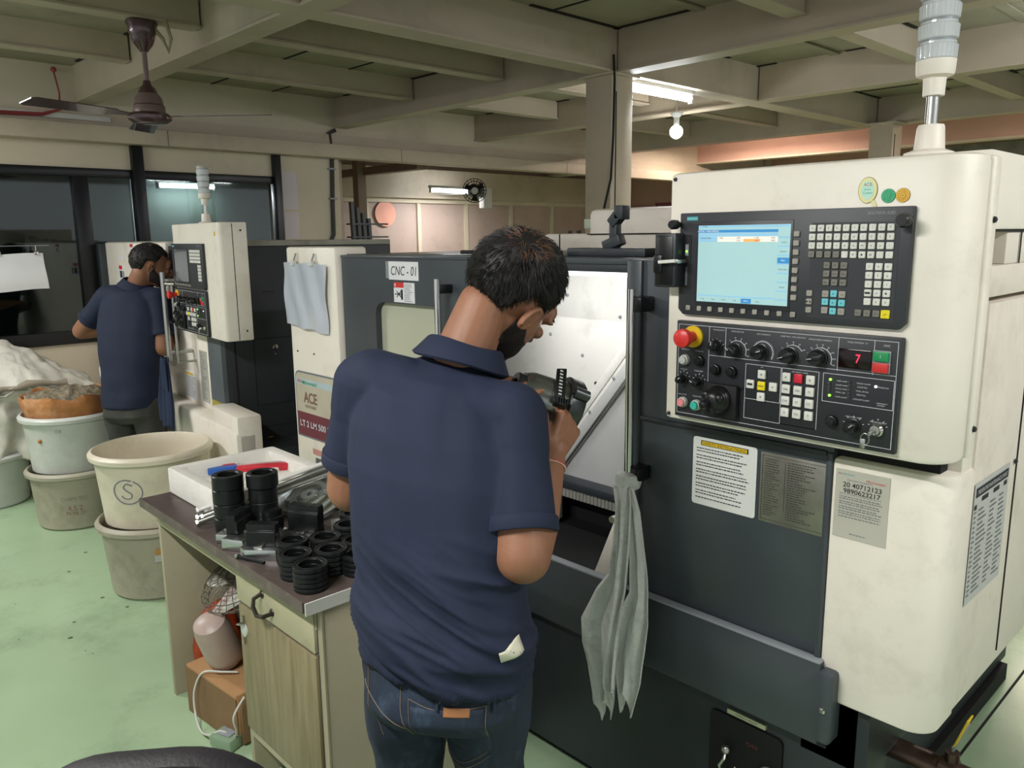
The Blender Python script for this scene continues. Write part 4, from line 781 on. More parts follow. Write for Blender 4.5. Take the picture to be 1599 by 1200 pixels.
g = G(M2); g.box(-2.6, .055, -.01, .10, .10, .735, cream, .02); g.box(-.32, .055, .0, .12, .10, .81, cream, .015); g.build('base_cover', L2, label='cream base cover')
g = G(M2); g.box(-2.55, -.05, .08, 1.0, 0, .60, slate_d, .004); g.build('base', L2)
g = G(M2); g.cyl((-.765, -.05, .985), (-.765, -.05, 1.455), .013, steel); 
for z in (1.03, 1.41): g.beam((-.765, -.05, z), (-.765, .07, z), .02, .02, steel, .003)
g.cyl((-.765, -.045, 1.393), (-.69, -.012, 1.393), .008, steel); g.build('door_handle', L2)
g = G(M2); g.cyl((-.72, -.02, .975), (-.72, -.02, 1.40), .006, steel); g.cyl((-.72, -.02, .98), (-.72, .08, .98), .006, steel); g.build('pull_rod', L2)
# dark cloth hanging from that handle
t = thing('dark_cloth', 'dark navy cloth hanging from the far lathe handle beside the far worker', 'cloth', tuple(M2 @ Vector((-.78, -.10, .6))))
nav = mat('navy_cloth', '#1d2a44', .85, var=.1, bump=.2)
def f2(u, v):
    s_ = (v - .5) * 2; w = .03 + .09 * min(1, u * 1.4); return tuple(M2 @ Vector((-.765 + s_ * w + .03 * u, -.075 - .02 * u + .012 * sin(s_ * 9 + u * 2), 1.0 - .36 * u + .01 * sin(s_ * 5))))
g = G(); g.grid(f2, 30, 24, nav); o = g.build('cloth_fold', t); md = o.modifiers.new('s', 'SOLIDIFY'); md.thickness = .004
g = G(); g.grid(lambda u, v: tuple(M2 @ Vector((-.735 + (v - .5) * (.05 + .05 * u), -.095 + .008 * sin(v * 9), 1.005 - .17 * u))), 16, 12, nav); o = g.build('cloth_fold', t); md = o.modifiers.new('s', 'SOLIDIFY'); md.thickness = .004
# ================================================================== WORKBENCH
lamt = mat('bench_laminate', '#4b403c', .42, var=.12, scale=7, dirt='#8a8078', dirt_amt=.35, dscale=9)
edge = mat('bench_edge', '#5d534d', .55, var=.1, scale=12, dirt='#a09a90', dirt_amt=.5, dscale=15)
benchw = mat('bench_cream', '#aea88a', .5, var=.07, scale=3, dirt='#5f5234', dirt_amt=.5, dscale=3.5)
bdoor = mat('bench_door_grain', '#857a5c', .5, var=.14, scale=5, stretch=(9, 9, .9), dirt='#6b5a36', dirt_amt=.3)
bside = mat('bench_side', '#a49d84', .55, var=.07, scale=2.2, dirt='#6f664c', dirt_amt=.4, dscale=2.5)
bin_ = mat('bench_inside', '#5d564c', .7, var=.08)
B = thing('workbench', 'worn cream workbench with dark top, drawer and cupboard beside the near worker', 'workbench', (-2.2, 1.13, 0))
g = G(); g.box(-2.775, -1.652, .868, 1.405, .722, .75, lamt, .003); g.build('worktop', B)
g = G(); g.box(-2.776, -1.66, .864, .868, .722, .7505, edge); g.box(-1.652, -1.648, .866, 1.405, .718, .7503, whitep); g.build('edge_band', B, label='white edge band on the right end')
g = G(); g.box(-2.765, -2.745, .915, 1.39, 0, .722, bside, .001); g.box(-1.672, -1.655, .915, 1.39, 0, .722, bside, .001); g.box(-2.135, -2.115, .915, 1.39, 0, .66, bside, .001)
g.box(-2.745, -1.672, .905, .92, .66, .722, benchw); g.box(-2.115, -1.672, .905, .925, .585, .592, edge); g.box(-2.115, -1.672, .91, 1.38, .155, .185, bside); g.box(-2.745, -1.672, 1.375, 1.39, .05, .722, bin_)
g.box(-1.674, -1.652, .909, .914, .0, .72, bside); g.box(-1.676, -1.6735, .9085, .914, 0, .72, ink); g.build('carcass', B)
g = G(); g.box(-2.118, -1.678, .900, .93, .594, .716, benchw, .002); dw = g.build('drawer', B, label='cream drawer front')
g = G(); g.tube([(-1.955, .9, .665), (-1.96, .878, .655), (-1.955, .872, .635), (-1.93, .87, .618), (-1.905, .874, .622), (-1.90, .9, .625)], .006, mat('rusty_handle', '#4b463c', .4, .7, var=.2), 8); g.lathe((-1.955, .902, .662), (0, -1, 0), [(.013, 0), (.010, .005)], mat('rusty_handle', '', 0), 12); g.lathe((-1.90, .902, .628), (0, -1, 0), [(.013, 0), (.010, .005)], mat('rusty_handle', '', 0), 12); g.build('drawer_handle', dw)
g = G(); g.box(-2.113, -1.678, .900, .93, .19, .583, bdoor, .002); do = g.build('door', B, label='wood grained cupboard door')
g = G(); g.lathe((-2.082, .9, .51), (0, -1, 0), [(.02, 0), (.019, .004), (.004, .006)], bezel, 20); g.box(-2.086, -2.078, .892, .9, .528, .556, steel, .002); g.tube([(-2.09, .895, .53), (-2.082, .878, .535), (-2.074, .895, .53)], .003, steel, 6); g.box(-2.086, -2.079, .893, .9, .468, .485, steel, .001); g.build('hasp', do)
# ---- expanded foam tray
foam = mat('white_foam', '#dddad2', .7, var=.03, scale=9, bump=.15, bscale=90, dirt='#a49c8c', dirt_amt=.35, dscale=4)
t = thing('foam_tray', 'white foam packing tray on the far corner of the workbench', 'tray', (-2.56, 1.17, .75))
g = G(); x0, x1, y0, y1 = -2.795 + .02, -2.325, .965, 1.365
g.box(x0, x1, y0, y1, .751, .795, foam, .004)
g.V = []; g.F = []; g.mi = []; g.sm = []
rings_ = [[(p_[0], p_[1], z_) for p_ in rrect(x0 + i_, x1 - i_, y0 + i_, y1 - i_, .012, 3)] for z_, i_ in ((.751, .003), (.754, 0), (.835, -.003 + .003), (.84, .004), (.84, .040), (.835, .045), (.797, .05))]
g.loft(rings_, foam, True)
g.box(x0 + .16, x0 + .19, y0 + .05, y1 - .04, .795, .812, foam, .004); g.build('tray', t)
t = thing('marker_box', 'blue box of pens with a yellow end inside the foam tray', 'box', (-2.70, 1.12, .796))
g = G(Matrix.Translation((-2.71, 1.14, .797)) @ Matrix.Rotation(rad(72), 4, 'Z')); g.box(-.055, .055, -.018, .018, 0, .022, mat('box_blue', '#2f62b4', .35), .003); g.build('box', t)
g = G(Matrix.Translation((-2.71, 1.14, .797)) @ Matrix.Rotation(rad(72), 4, 'Z')); g.box(.055, .072, -.017, .017, .001, .021, yellowm, .002); g.build('end_flap', t)
g = G(Matrix.Translation((-2.74, 1.12, .80)) @ Matrix.Rotation(rad(66), 4, 'Z')); g.cyl((-.07, .005, .014), (.07, .0, .016), .006, redm, seg=10); g.cyl((.07, 0, .016), (.085, 0, .016), .003, ink, seg=8); tag(g.build('red_pen'), 'red pen lying behind the blue box in the foam tray', 'pen')
t = thing('red_case', 'flat red and clear case lying in the foam tray', 'case', (-2.66, 1.26, .796))
RC = Matrix.Translation((-2.63, 1.25, .797)) @ Matrix.Rotation(rad(62), 4, 'Z')
g = G(RC); g.box(-.09, .09, -.022, .012, 0, .026, mat('case_red', '#c52f3d', .3), .004); g.build('case', t)
g = G(RC); g.box(-.09, .085, .012, .034, .002, .024, mat('clear_pale', '#c9b7b4', .2), .003); g.build('clear_lid', t)
g = G(); g.tube([(-2.50 + .05 * cos(a), 1.22 + .06 * sin(a), .799 + .008 * sin(a * 2)) for a in [rad(20 + 12 * q) for q in range(16)]], .0016, ink, 6); tag(g.build('wire_loop'), 'thin black wire loop lying in the foam tray', 'wire')
# ---- rods
for k, (dx, dy, dz, c) in enumerate(((0, 0, .02, whitep), (.035, -.018, 0, steel), (.06, -.012, .015, steel), (.075, -.035, -.003, steel))):
    g = G(); a = Vector((-2.435 + dx, .935 + dy, .766 + dz * .5)); b = Vector((-2.285 + dx * .6, 1.30, .865 + dz)); g.cyl(a, b, .0085 if k else .007, c, seg=16); g.lathe(a, a - b, [(.012, 0), (.012, .008), (.006, .010)], c, 6, True, False)
    tag(g.build('steel_rod'), ['thin white rod leftmost of the slanted rods on the bench', 'bright steel rod second from left of the slanted rods', 'bright steel rod third from left of the slanted rods', 'bright steel rod nearest the black bushings, rightmost of the slanted rods'][k], 'rod', 'rods leaning on the foam tray')
# ---- turned plate
t = thing('turned_plate', 'shiny turned aluminium plate tilted against the foam tray', 'plate', (-2.25, 1.2, .76))
tm = bpy.data.materials.new('turned_aluminium'); tm.use_nodes = True; nt = tm.node_tree; N = nt.nodes; L = nt.links; bb = N['Principled BSDF']; bb.inputs['Base Color'].default_value = hexc('#c4c8c9'); bb.inputs['Metallic'].default_value = 1
tc = N.new('ShaderNodeTexCoord'); mp = N.new('ShaderNodeMapping'); mp.inputs['Location'].default_value = (.0, -.02, -.03); wv = N.new('ShaderNodeTexWave'); wv.wave_type = 'RINGS'; wv.rings_direction = 'Z'; wv.inputs['Scale'].default_value = 9; wv.inputs['Distortion'].default_value = .8
L.new(tc.outputs['Object'], mp.inputs[0]); L.new(mp.outputs[0], wv.inputs[0]); rp = N.new('ShaderNodeMapRange'); rp.inputs[3].default_value = .18; rp.inputs[4].default_value = .5; L.new(wv.outputs[0], rp.inputs[0]); L.new(rp.outputs[0], bb.inputs['Roughness'])
q = [Vector((-2.32, 1.10, .768)), Vector((-2.335, 1.34, .866)), Vector((-2.09, 1.36, .835)), Vector((-2.13, 1.19, .768))]; dn = Vector((0, 0, -.014))
g = G(); g.add(q + [p + dn for p in q], [(0, 1, 2, 3), (7, 6, 5, 4), (0, 4, 5, 1), (1, 5, 6, 2), (2, 6, 7, 3), (3, 7, 4, 0)], tm); pc = (q[0] + q[1] + q[2] + q[3]) / 4; nn = (q[1] - q[0]).cross(q[3] - q[0]).normalized(); nn = nn if nn.z > 0 else -nn
g.build('plate', t)
for k in range(3): a = rad(90 + 120 * k); v = (q[3] - q[0]).normalized(); w = nn.cross(v); g = G(); g.lathe(pc + (v * cos(a) + w * sin(a)) * .018, nn, [(.006, 0), (.005, .004), (.001, .005)], steel, 12); g.build('screw', t)
g = G(); g.beam(q[0] + nn * .008, q[1] + nn * .008, .02, .02, alum, .003); g.build('side_rail', t)
# ---- black bushings, two stacks of four
BR = {'label': None}
def ringmesh(r, ri, h, nm, profile=None):
    g = G(); prof = profile or [(ri, .002), (ri + .002, 0), (r - .002, 0), (r, .002), (r, h - .0025), (r - .0025, h), (ri + .003, h), (ri, h - .003)]
    vs = []; n = 40
    rings = [[(p[0] * cos(2 * pi * k / n), p[0] * sin(2 * pi * k / n), p[1]) for k in range(n)] for p in prof + [prof[0]]]
    g.loft(rings, blacksteel, False); return g
ordn = ['bottom', 'second', 'third', 'fourth', 'fifth', 'topmost']
bsh = None
for s_, (x, y) in enumerate(((-2.268, .962), (-2.212, 1.045))):
    for k in range(4):
        lab = '%s black bushing of the %s tall stack on the bench' % (['bottom', 'second', 'third', 'top'][k], ['left', 'right'][s_])
        r = (.046 if s_ == 0 else (.0425 if k < 3 else .047))
        o = ringmesh(r, r * .66, .0435, 'b').build('bushing', None, lab, 'bushing', 'black bushings in the %s tall stack' % ['left', 'right'][s_], origin=(0, 0, 0)); o.location = (x + .0015 * (k % 2), y, .7502 + k * .044)
# ---- black rings
prof = [(.029, .001), (.030, 0), (.0415, 0), (.0435, .002), (.0440, .009), (.0425, .0125), (.0385, .0130), (.0375, .0105), (.0330, .0105), (.0322, .0125), (.0300, .0125), (.029, .0115)]
rg = ringmesh(0, 0, 0, '', prof).build('rubber_ring', None, 'x', 'ring', origin=(0, 0, 0))
stacks = [(-1.722, .925, 5, 'front, nearest the bench corner'), (-1.775, 1.015, 5, 'right behind the corner stack'), (-1.815, .935, 5, 'left beside the corner stack'), (-1.905, .975, 5, 'at the left edge by the jaws'), (-1.862, 1.052, 5, 'in the middle of the ring stacks'),
          (-1.812, 1.118, 4, 'second row by the near worker'), (-1.900, 1.150, 5, 'third from the back'), (-1.968, 1.212, 5, 'second from the back'), (-2.045, 1.268, 6, 'furthest back on the bench'), (-1.722, 1.065, 4, 'half hidden behind the near worker')]
first = True; rj = random.Random(9)
names6 = lambda n: {4: ['bottom', 'second', 'third', 'top'], 5: ['bottom', 'second', 'middle', 'fourth', 'top'], 6: ['bottom', 'second', 'third', 'fourth', 'fifth', 'top']}[n]
for (x, y, n, where) in stacks:
    for k in range(n):
        lab = '%s black ring of the stack %s' % (names6(n)[k], where)
        o = rg if first else rg.copy()
        if not first: COL.objects.link(o)
        first = False
        o.matrix_basis = Matrix.Translation((x + rj.uniform(-.0012, .0012), y + rj.uniform(-.0012, .0012), .7503 + k * .0132)); o['label'] = lab; o['group'] = 'black rings stacked on the bench'
# ---- jaw fixtures
def jaw(x, y, rz, sx, sy, h, lab, base=True, tilt=0, L=.085):
    M = Matrix.Translation((x, y, .7505)) @ Matrix.Rotation(rad(rz), 4, 'Z'); t = thing('chuck_jaw', lab, 'chuck jaw', (x, y, .7505), 0, 'chuck jaws on the bench')
    g = G(M); g.prism([(-sx / 2, -sy / 2), (sx / 2 - .02, -sy / 2), (sx / 2, -sy / 2 + .02), (sx / 2, sy / 2), (-sx / 2, sy / 2)], 0, .028, alum, 'z', .002); g.box(-sx / 2 + .01, sx / 2 - .01, -.012, .012, .028, .034, steel, .001); g.build('jaw_base', t)
    g = G(M); g.prism([(-.018, .028), (.018, .028), (.018, h - .02), (.012, h - .018), (.012, h), (-.018, h)], -L / 2, L / 2, blacksteel, 'y', .002); 
    for k in range(9): g.box(-.0185, .0125, -L / 2 + .006 + k * L / 9.5, -L / 2 + .009 + k * L / 9.5, h - .001, h + .001, black)
    g.build('jaw_block', t); return t
jaw(-2.165, .945, 35, .11, .085, .088, 'black jaw on a silver base next to the tall bushings', L=.09)
jaw(-2.02, .945, -48, .10, .11, .088, 'black jaw on a silver base nearest the bench front edge', L=.085)
jaw(-2.03, 1.085, -60, .09, .07, .105, 'tall black jaw behind the two front jaws', L=.10)
jaw(-2.105, 1.02, 10, .06, .06, .085, 'small rounded black jaw between the bushings and the tall jaw', L=.05)
g = G(Matrix.Translation((-2.10, .905, .7505)) @ Matrix.Rotation(rad(30), 4, 'Z')); g.box(-.04, .03, -.018, .02, 0, .034, alum, .003); tag(g.build('steel_block'), 'plain silver block at the bench front beside the jaws', 'block')
g = G(Matrix.Translation((-2.00, 1.175, .7505)) @ Matrix.Rotation(rad(-30), 4, 'Z')); g.prism([(-.05, 0), (.06, 0), (.06, .014), (-.05, .03)], -.022, .022, alum, 'y', .002); tag(g.build('steel_wedge'), 'silver wedge lying behind the tall jaw', 'wedge')
g = G(Matrix.Translation((-1.985, .885, .7505)) @ Matrix.Rotation(rad(10), 4, 'Z')); g.cyl((-.045, -.002, .007), (.05, .012, .007), .005, blacksteel, seg=10); g.lathe((-.045, -.002, .007), (-1, -.1, 0), [(.007, 0), (.007, .01)], steel, 10); tag(g.build('bolt'), 'short dark bolt lying at the bench front edge', 'bolt')
g = G(Matrix.Translation((-1.98, 1.23, .7505)) @ Matrix.Rotation(rad(40), 4, 'Z')); 
g.box(-.06, .02, -.02, .02, 0, .03, blacksteel, .004); tag(g.build('steel_block'), 'dark block behind the silver wedge', 'block')
# ================================================================== UNDER THE BENCH
card = mat('carton_board', '#a98157', .8, var=.08, scale=4, dirt='#6b5236', dirt_amt=.3); cardd = mat('carton_side', '#7d6243', .8, var=.08)
t = thing('carton', 'brown cardboard carton on the floor under the workbench', 'carton', (-2.46, 1.04, 0), rad(8))
M = Matrix.Translation((-2.46, 1.03, 0)) @ Matrix.Rotation(rad(6), 4, 'Z')
g = G(M); g.box(-.17, .15, -.10, .12, 0, .18, card, .006); g.box(-.171, .151, -.1015, -.1, .002, .17, cardd); g.build('box', t)
g = G(M); g.box(.151, .165, -.09, .11, .01, .165, cardd, .002); g.box(.165, .168, -.07, .09, .03, .14, mat('carton_inside', '#5d554a', .8)); g.build('end_flap', t)
beige = mat('fan_beige_plastic', '#b39f95', .4, var=.08, scale=5, dirt='#6a5a50', dirt_amt=.5, dscale=6)
t = thing('table_fan', 'old beige table fan lying on the carton under the bench', 'fan', (-2.43, 1.02, .18))
ax = Vector((.06, -.10, .26)).normalized(); c0 = Vector((-2.50, 1.00, .238))
g = G(); g.lathe(c0 - ax * .05, ax, [(.012, 0), (.045, .004), (.058, .02), (.062, .05), (.060, .16), (.052, .20), (.03, .215)], beige, 28)
for k in range(12): a = k * pi / 6; v = Matrix.Rotation(a, 3, ax) @ ax.orthogonal().normalized(); g.beam(c0 - ax * .044 + v * .035, c0 - ax * .022 + v * .0585, .005, .004, ink)
g.build('motor_housing', t)
fc = Vector((-2.50, 1.07, .475)); fx = Vector((.10, -.42, .9)).normalized(); u_ = fx.orthogonal().normalized(); gm = mat('guard_wire', '#6f6a60', .5, .5)
g = G()
for r, h in ((.03, .03), (.06, .028), (.09, .02), (.12, .008), (.135, -.01), (.12, -.03)): g.tube([fc + fx * h + (Matrix.Rotation(a * pi / 12, 3, fx) @ u_) * r for a in range(25)], .0022, gm, 5)
for a in range(30): v = Matrix.Rotation(a * pi / 15, 3, fx) @ u_; g.tube([fc + fx * .03 + v * .02, fc + fx * .02 + v * .09, fc - fx * .01 + v * .135, fc - fx * .03 + v * .12], .0014, gm, 4)
g.build('guard', t)
for k in range(3):
    v = Matrix.Rotation(k * 2.09 + .5, 3, fx) @ u_; w = fx.cross(v); g = G(); g.grid(lambda a, b: fc - fx * .01 + v * (.02 + .10 * a) + w * ((b - .5) * (.04 + .07 * sin(a * 2.6))) + fx * (b - .5) * .03, 8, 6, mat('fan_blade_grey', '#bcbcae', .35)); o = g.build('blade', t); o.modifiers.new('s', 'SOLIDIFY').thickness = .002
g = G(); g.tube([c0 + ax * .14, fc - fx * .02], .022, beige, 10); g.build('neck', t)
def lump(name, c, r, seed, mt, amp=.35, fr=5, lab='', cat='', flat=0, sub=4, kind=None, stretchn=(1, 1, 1)):
    bm = bmesh.new(); bmesh.ops.create_icosphere(bm, subdivisions=sub, radius=1)
    for v in bm.verts:
        p = v.co.copy(); q = Vector((p.x * stretchn[0], p.y * stretchn[1], p.z * stretchn[2])) * fr + Vector((seed, seed * 2.3, 0)); n_ = noise.noise(q * .5) * .9 + noise.noise(q) * .5 - abs(noise.noise(q * 2.1)) * .5 + noise.noise(q * 4) * .12
        v.co = p * (1 + amp * n_); v.co = Vector((v.co.x * r[0], v.co.y * r[1], v.co.z * r[2])); v.co.z = max(v.co.z, -r[2] * (1 - flat))
    g = G(Matrix.Translation(c)); g.bmadd(bm, mt, True); return tag(g.build(name, sharp=70), lab, cat)
lump('red_bag', (-2.69, 1.06, .16), (.045, .09, .165), 3, mat('red_plastic_bag', '#a8401f', .45, var=.1, bump=.2), .22, 2.2, 'crumpled orange red bag standing behind the carton under the bench', 'bag', .02)
wc = mat('white_cable', '#c9cac2', .4)
t = thing('power_adapter', 'clear and white power adapter with its cable looping off the carton', 'adapter', (-2.31, .95, 0))
g = G(Matrix.Translation((-2.335, .925, 0)) @ Matrix.Rotation(rad(20), 4, 'Z')); g.box(-.05, .045, -.035, .035, .001, .045, mat('adapter_shell', '#a9c4a4', .2, var=.02, trans=.5), .01); g.box(-.03, .025, -.018, .018, .045, .05, greytrim, .002); g.build('adapter_body', t)
g = G()
ctl = [(-2.42, 1.01, .19), (-2.45, .97, .195), (-2.50, .925, .19), (-2.535, .905, .12), (-2.52, .895, .05), (-2.46, .885, .015), (-2.39, .885, .03), (-2.35, .91, .052), (-2.31, .935, .04), (-2.275, .93, .08), (-2.262, .92, .14), (-2.265, .96, .19)]
def smooth(pts, n=6):
    P_ = [Vector(p) for p in pts]; out = []
    for i in range(len(P_) - 1):
        a, b, c, d = P_[max(i - 1, 0)], P_[i], P_[i + 1], P_[min(i + 2, len(P_) - 1)]
        for k in range(n): t_ = k / n; out.append(.5 * ((2 * b) + (c - a) * t_ + (2 * a - 5 * b + 4 * c - d) * t_ ** 2 + (3 * b - a - 3 * c + d) * t_ ** 3))
    return out + [P_[-1]]
g.tube(smooth(ctl), .0035, wc, 6); g.build('cable', t)
# ================================================================== BUCKETS
tubw = mat('tub_white', '#bfc2bb', .38, var=.04, scale=3, dirt='#7e7c6d', dirt_amt=.35, dscale=4)
tubg = mat('tub_dirty', '#a49f8c', .5, var=.08, scale=3, dirt='#615d49', dirt_amt=.5, dscale=5)
tubc = mat('tub_cream', '#d8cfba', .42, var=.04, scale=3, dirt='#94876a', dirt_amt=.4, dscale=4)
def tub(x, y, z, rb, rt, h, mt, lab, rimm=None, inner=None, extras=None):
    t = thing('plastic_tub', lab, 'tub', (x, y, z)); w = .006
    prof = [(rb - .012, 0), (rb, .012), (rt - .01, h - .045), (rt - .008, h - .04), (rt + .002, h - .035), (rt + .004, h - .012), (rt, h - .004), (rt - w, h), (rt - w - .006, h - .01), (rt - w - .010, h - .05), (rb - w, .015), (.02, .012)]
    n = 56; g = G(); g.loft([[(x + r * cos(2 * pi * k / n), y + r * sin(2 * pi * k / n), z + q) for k in range(n)] for r, q in prof], mt, True); g.build('tub_body', t)
    g = G(); g.lathe((x, y, z + h - .034), (0, 0, 1), [(rt + .0015, 0), (rt + .012, .002), (rt + .014, .02), (rt + .006, .03), (rt - .003, .034), (rt - .007, .03), (rt - .007, .0)], rimm or mt, 56, False); g.build('rim', t)
    return t
C1 = (-3.78, 1.255)
ta = tub(*C1, .0, .222, .256, .35, tubg, 'dirty white lower tub just left of the workbench')
tb = tub(*C1, .335, .222, .256, .345, tubc, 'open cream tub stacked on top left of the workbench, marked with a circled scribble')
def on_tub(c, z0, rb, rt, h, ang, z, off=.002):
    r = rb + (rt - .01 - rb) * (z - z0) / (h - .04) + off; return Vector((c[0] + r * cos(ang), c[1] + r * sin(ang), z))
pen = mat('marker_scribble', '#6d7382', .6)
def scrib(c, z0, rb, rt, h, a0, zc, pts, mt, r=.0022, name='scribble', par=None):
    g = G(); g.tube([on_tub(c, z0, rb, rt, h, a0 + u / .25, zc + v) for u, v in smooth2(pts)], r, mt, 5); return g.build(name, par)
def smooth2(p): return [(v.x, v.y) for v in smooth([(a, b, 0) for a, b in p], 5)]
A0 = math.atan2(-1.255, 3.78) - .50
scrib(C1, .335, .222, .256, .345, A0, .525, [(.068 * cos(a), .056 * sin(a)) for a in [rad(70 + 22 * q) for q in range(17)]], pen, par=tb)
scrib(C1, .335, .222, .256, .345, A0, .525, [(.026, .030), (.0, .038), (-.016, .022), (.0, .004), (.020, -.010), (.012, -.030), (-.016, -.030), (-.03, -.018)], pen, par=tb)
g = G(); a_ = math.atan2(-1.2, 3.83) - .02; p_ = on_tub(C1, 0, .222, .256, .35, a_, .225); g.obox(p_ + Vector((.002, 0, .015)), (.002, .05, .03), Matrix.Rotation(a_, 3, 'Z'), mat('orange_label', '#b98b4a', .6)); g.obox(p_ + Vector((.001, 0, -.015)), (.002, .06, .035), Matrix.Rotation(a_, 3, 'Z'), mat('worn_white_label', '#b6bab5', .6)); g.build('label', ta)
g = G(); 
for k in range(5): q_ = on_tub(C1, .335, .222, .256, .345, math.atan2(-1.2, 3.83) + .78 + .03 * (k % 2), .48 + k * .03, .001); g.obox(q_, (.002, .008, .02), Matrix.Rotation(.5, 3, 'Z'), mat('dirt_mark', '#4c4634', .8))
g.build('stain', tb)
C2 = (-5.03, 1.235)
tc_ = tub(*C2, .0, .215, .248, .34, tubg, 'dirty lower tub with faded red writing beneath the orange sack tub')
td = tub(*C2, .325, .215, .248, .335, tubw, 'white tub holding an orange sack, stacked at the left by the window')
A2 = math.atan2(-1.19, 5.08)
g = G()
for (t_, dz, w) in (('4.5.2', -.075, .08), ('M-96 21', -.105, .10), ('CHIPS 927', -.02, .14)):
    vs, fs = text_geo(t_); xs = [v[0] for v in vs]; sc_ = w / (max(xs) - min(xs)); cx_ = (max(xs) + min(xs)) / 2
    g.add([on_tub(C2, 0, .215, .248, .34, A2 - .12 + (v[0] - cx_) * sc_ / .24, .21 + dz + v[1] * sc_) for v in vs], fs, mat('faded_red_print', '#8d6a5c', .7) if dz != -.02 else mat('faded_grey_print', '#8b8676', .7))
g.build('writing', tc_)
g = G(); q_ = on_tub(C2, .325, .215, .248, .335, A2 - .75, .53); g.ell(q_, (.012, .012, .012), None, mat('rust_spot', '#a4713a', .8), 10); g.build('stain', td); g = G(); q_ = on_tub(C2, .325, .215, .248, .335, A2 - .3, .585); g.obox(q_, (.002, .03, .015), Matrix.Rotation(A2 - .3, 3, 'Z'), mat('faded_label', '#a3a6a0', .6)); g.build('label', td)
C3 = (-5.77, .92)
te = tub(*C3, .0, .21, .24, .33, tubw, 'white tub by the wall under the heap of white sacking')
# orange sack in the tub
osk = mat('orange_sack', '#a9713f', .75, var=.25, scale=7, bump=.3, bscale=30, dirt='#c9b39a', dirt_amt=.5, dscale=6)
chips = mat('grey_swarf', '#7f7560', .75, var=.35, scale=30, bump=.8, bscale=60)
t = thing('chip_sack', 'orange woven sack full of swarf folded open inside the white tub', 'sack', (*C2, .60))
n = 64; rr_ = []
for (r, z, am) in ((.222, .60, 0), (.226, .67, .003), (.238, .70, .006), (.240, .745, .008), (.230, .762, .010), (.214, .75, .010), (.205, .72, .008)):
    rr_.append([(C2[0] + (r + am * sin(k * .9) + am * .6 * sin(k * 2.3)) * cos(2 * pi * k / n), C2[1] + (r + am * sin(k * .9)) * sin(2 * pi * k / n), z + am * 1.0 * sin(k * .35 + 1) + am * .5 * sin(k * .9)) for k in range(n)])
g = G(); g.loft(rr_, osk, False); g.build('sack_rim', t)
g = G()
def heap(u, v):
    a = 2 * pi * v; r = .215 * u; q = Vector((r * cos(a) * 9, r * sin(a) * 9, 0)); return (C2[0] + r * cos(a), C2[1] + r * sin(a), .74 + .055 * (1 - u * u) + .035 * noise.noise(q) + .012 * noise.noise(q * 4))
g.grid(heap, 24, 64, chips); o = g.build('swarf_heap', t)
# white sacking
sackm = mat('woven_white_sack', '#c4c1b6', .7, var=.05, scale=6, bump=.25, bscale=40, dirt='#8d8570', dirt_amt=.4, dscale=4)
sackb = mat('sack_brown_fold', '#8f8474', .75, var=.1, scale=6)
def drape(name, fn, nu, nv, mt, lab, cat, th=.006):
    g = G(); g.grid(fn, nu, nv, mt); o = g.build(name, sharp=80); o.modifiers.new('s', 'SOLIDIFY').thickness = th; return tag(o, lab, cat)
t = thing('white_sacking', 'heap of crumpled white woven sacking against the wall under the window', 'sack', (-5.8, 1.12, .33))
def heapc(u, v):
    # ridge falling from the wall side towards the right tub
    x = -6.13 + .62 * u; y = .62 + 1.0 * v; rid = math.exp(-((y - 1.18) / .20) ** 2) * .26 + math.exp(-((y - .92) / .16) ** 2) * .14 + math.exp(-((y - 1.42) / .15) ** 2) * .06
    q = Vector((x * 4, y * 7, 1)); return (x + .02 * noise.noise(q * 1.3), y + .03 * noise.noise(q), .70 + rid * (1 - .45 * u) - .10 * u * u + .035 * noise.noise(q * 1.7) - .03 * abs(noise.noise(q * 3)) - .05 * (1 if v in (0, 1) else 0))
g = G(); g.grid(heapc, 40, 60, sackm); o = g.build('upper_fold', t, sharp=80); o.modifiers.new('s', 'SOLIDIFY').thickness = .006
def front(u, v):
    y = .64 + .72 * u; q = Vector((y * 9, v * 4, 5)); return (-5.53 - .06 * v + .05 * noise.noise(q) + .02 * sin(y * 38 + v * 3) + (.03 * v), y + .02 * noise.noise(q * 1.4), .31 + .44 * (1 - v) + .02 * noise.noise(q * 2) - .10 * u * v + .05 * u * v)
g = G(); g.grid(front, 50, 26, sackm); o = g.build('front_fold', t, sharp=80); o.modifiers.new('s', 'SOLIDIFY').thickness = .006
g = G(); g.tube([(-5.52, .66 + .07 * k, .70 + .018 * sin(k * 1.1) + .012 * k * (1 if k < 6 else .5)) for k in range(11)], [.02 + .008 * sin(k * 2) for k in range(11)], sackb, 10); g.build('rolled_hem', t)
o = lump('stuffed_bundle', (-5.90, 1.42, .34), (.24, .22, .33), 12, sackm, .2, 2.4, None, None, .02); mw = o.matrix_basis.copy(); o.parent = t; o.matrix_basis = wmat(t).inverted() @ mw
o = lump('clear_bag', (-5.69, .90, .42), (.15, .18, .13), 7, mat('clear_bag', '#b3b1a4', .3, var=.06, bump=.4, bscale=25, coat=.3), .25, 3, None, None, .05); mw = o.matrix_basis.copy(); o.parent = t; o.matrix_basis = wmat(t).inverted() @ mw
g = G(); g.box(-5.25, -5.17, 1.50, 1.64, .0, .80, cream, .01); g.cyl((-5.16, 1.52, .76), (-5.16, 1.52, .62), .014, redm, seg=12); g.box(-5.27, -5.13, 1.48, 1.66, .78, .87, whitep, .02); tag(g.build('can_stand'), 'white canister with a red strip just left of the far worker', 'canister')
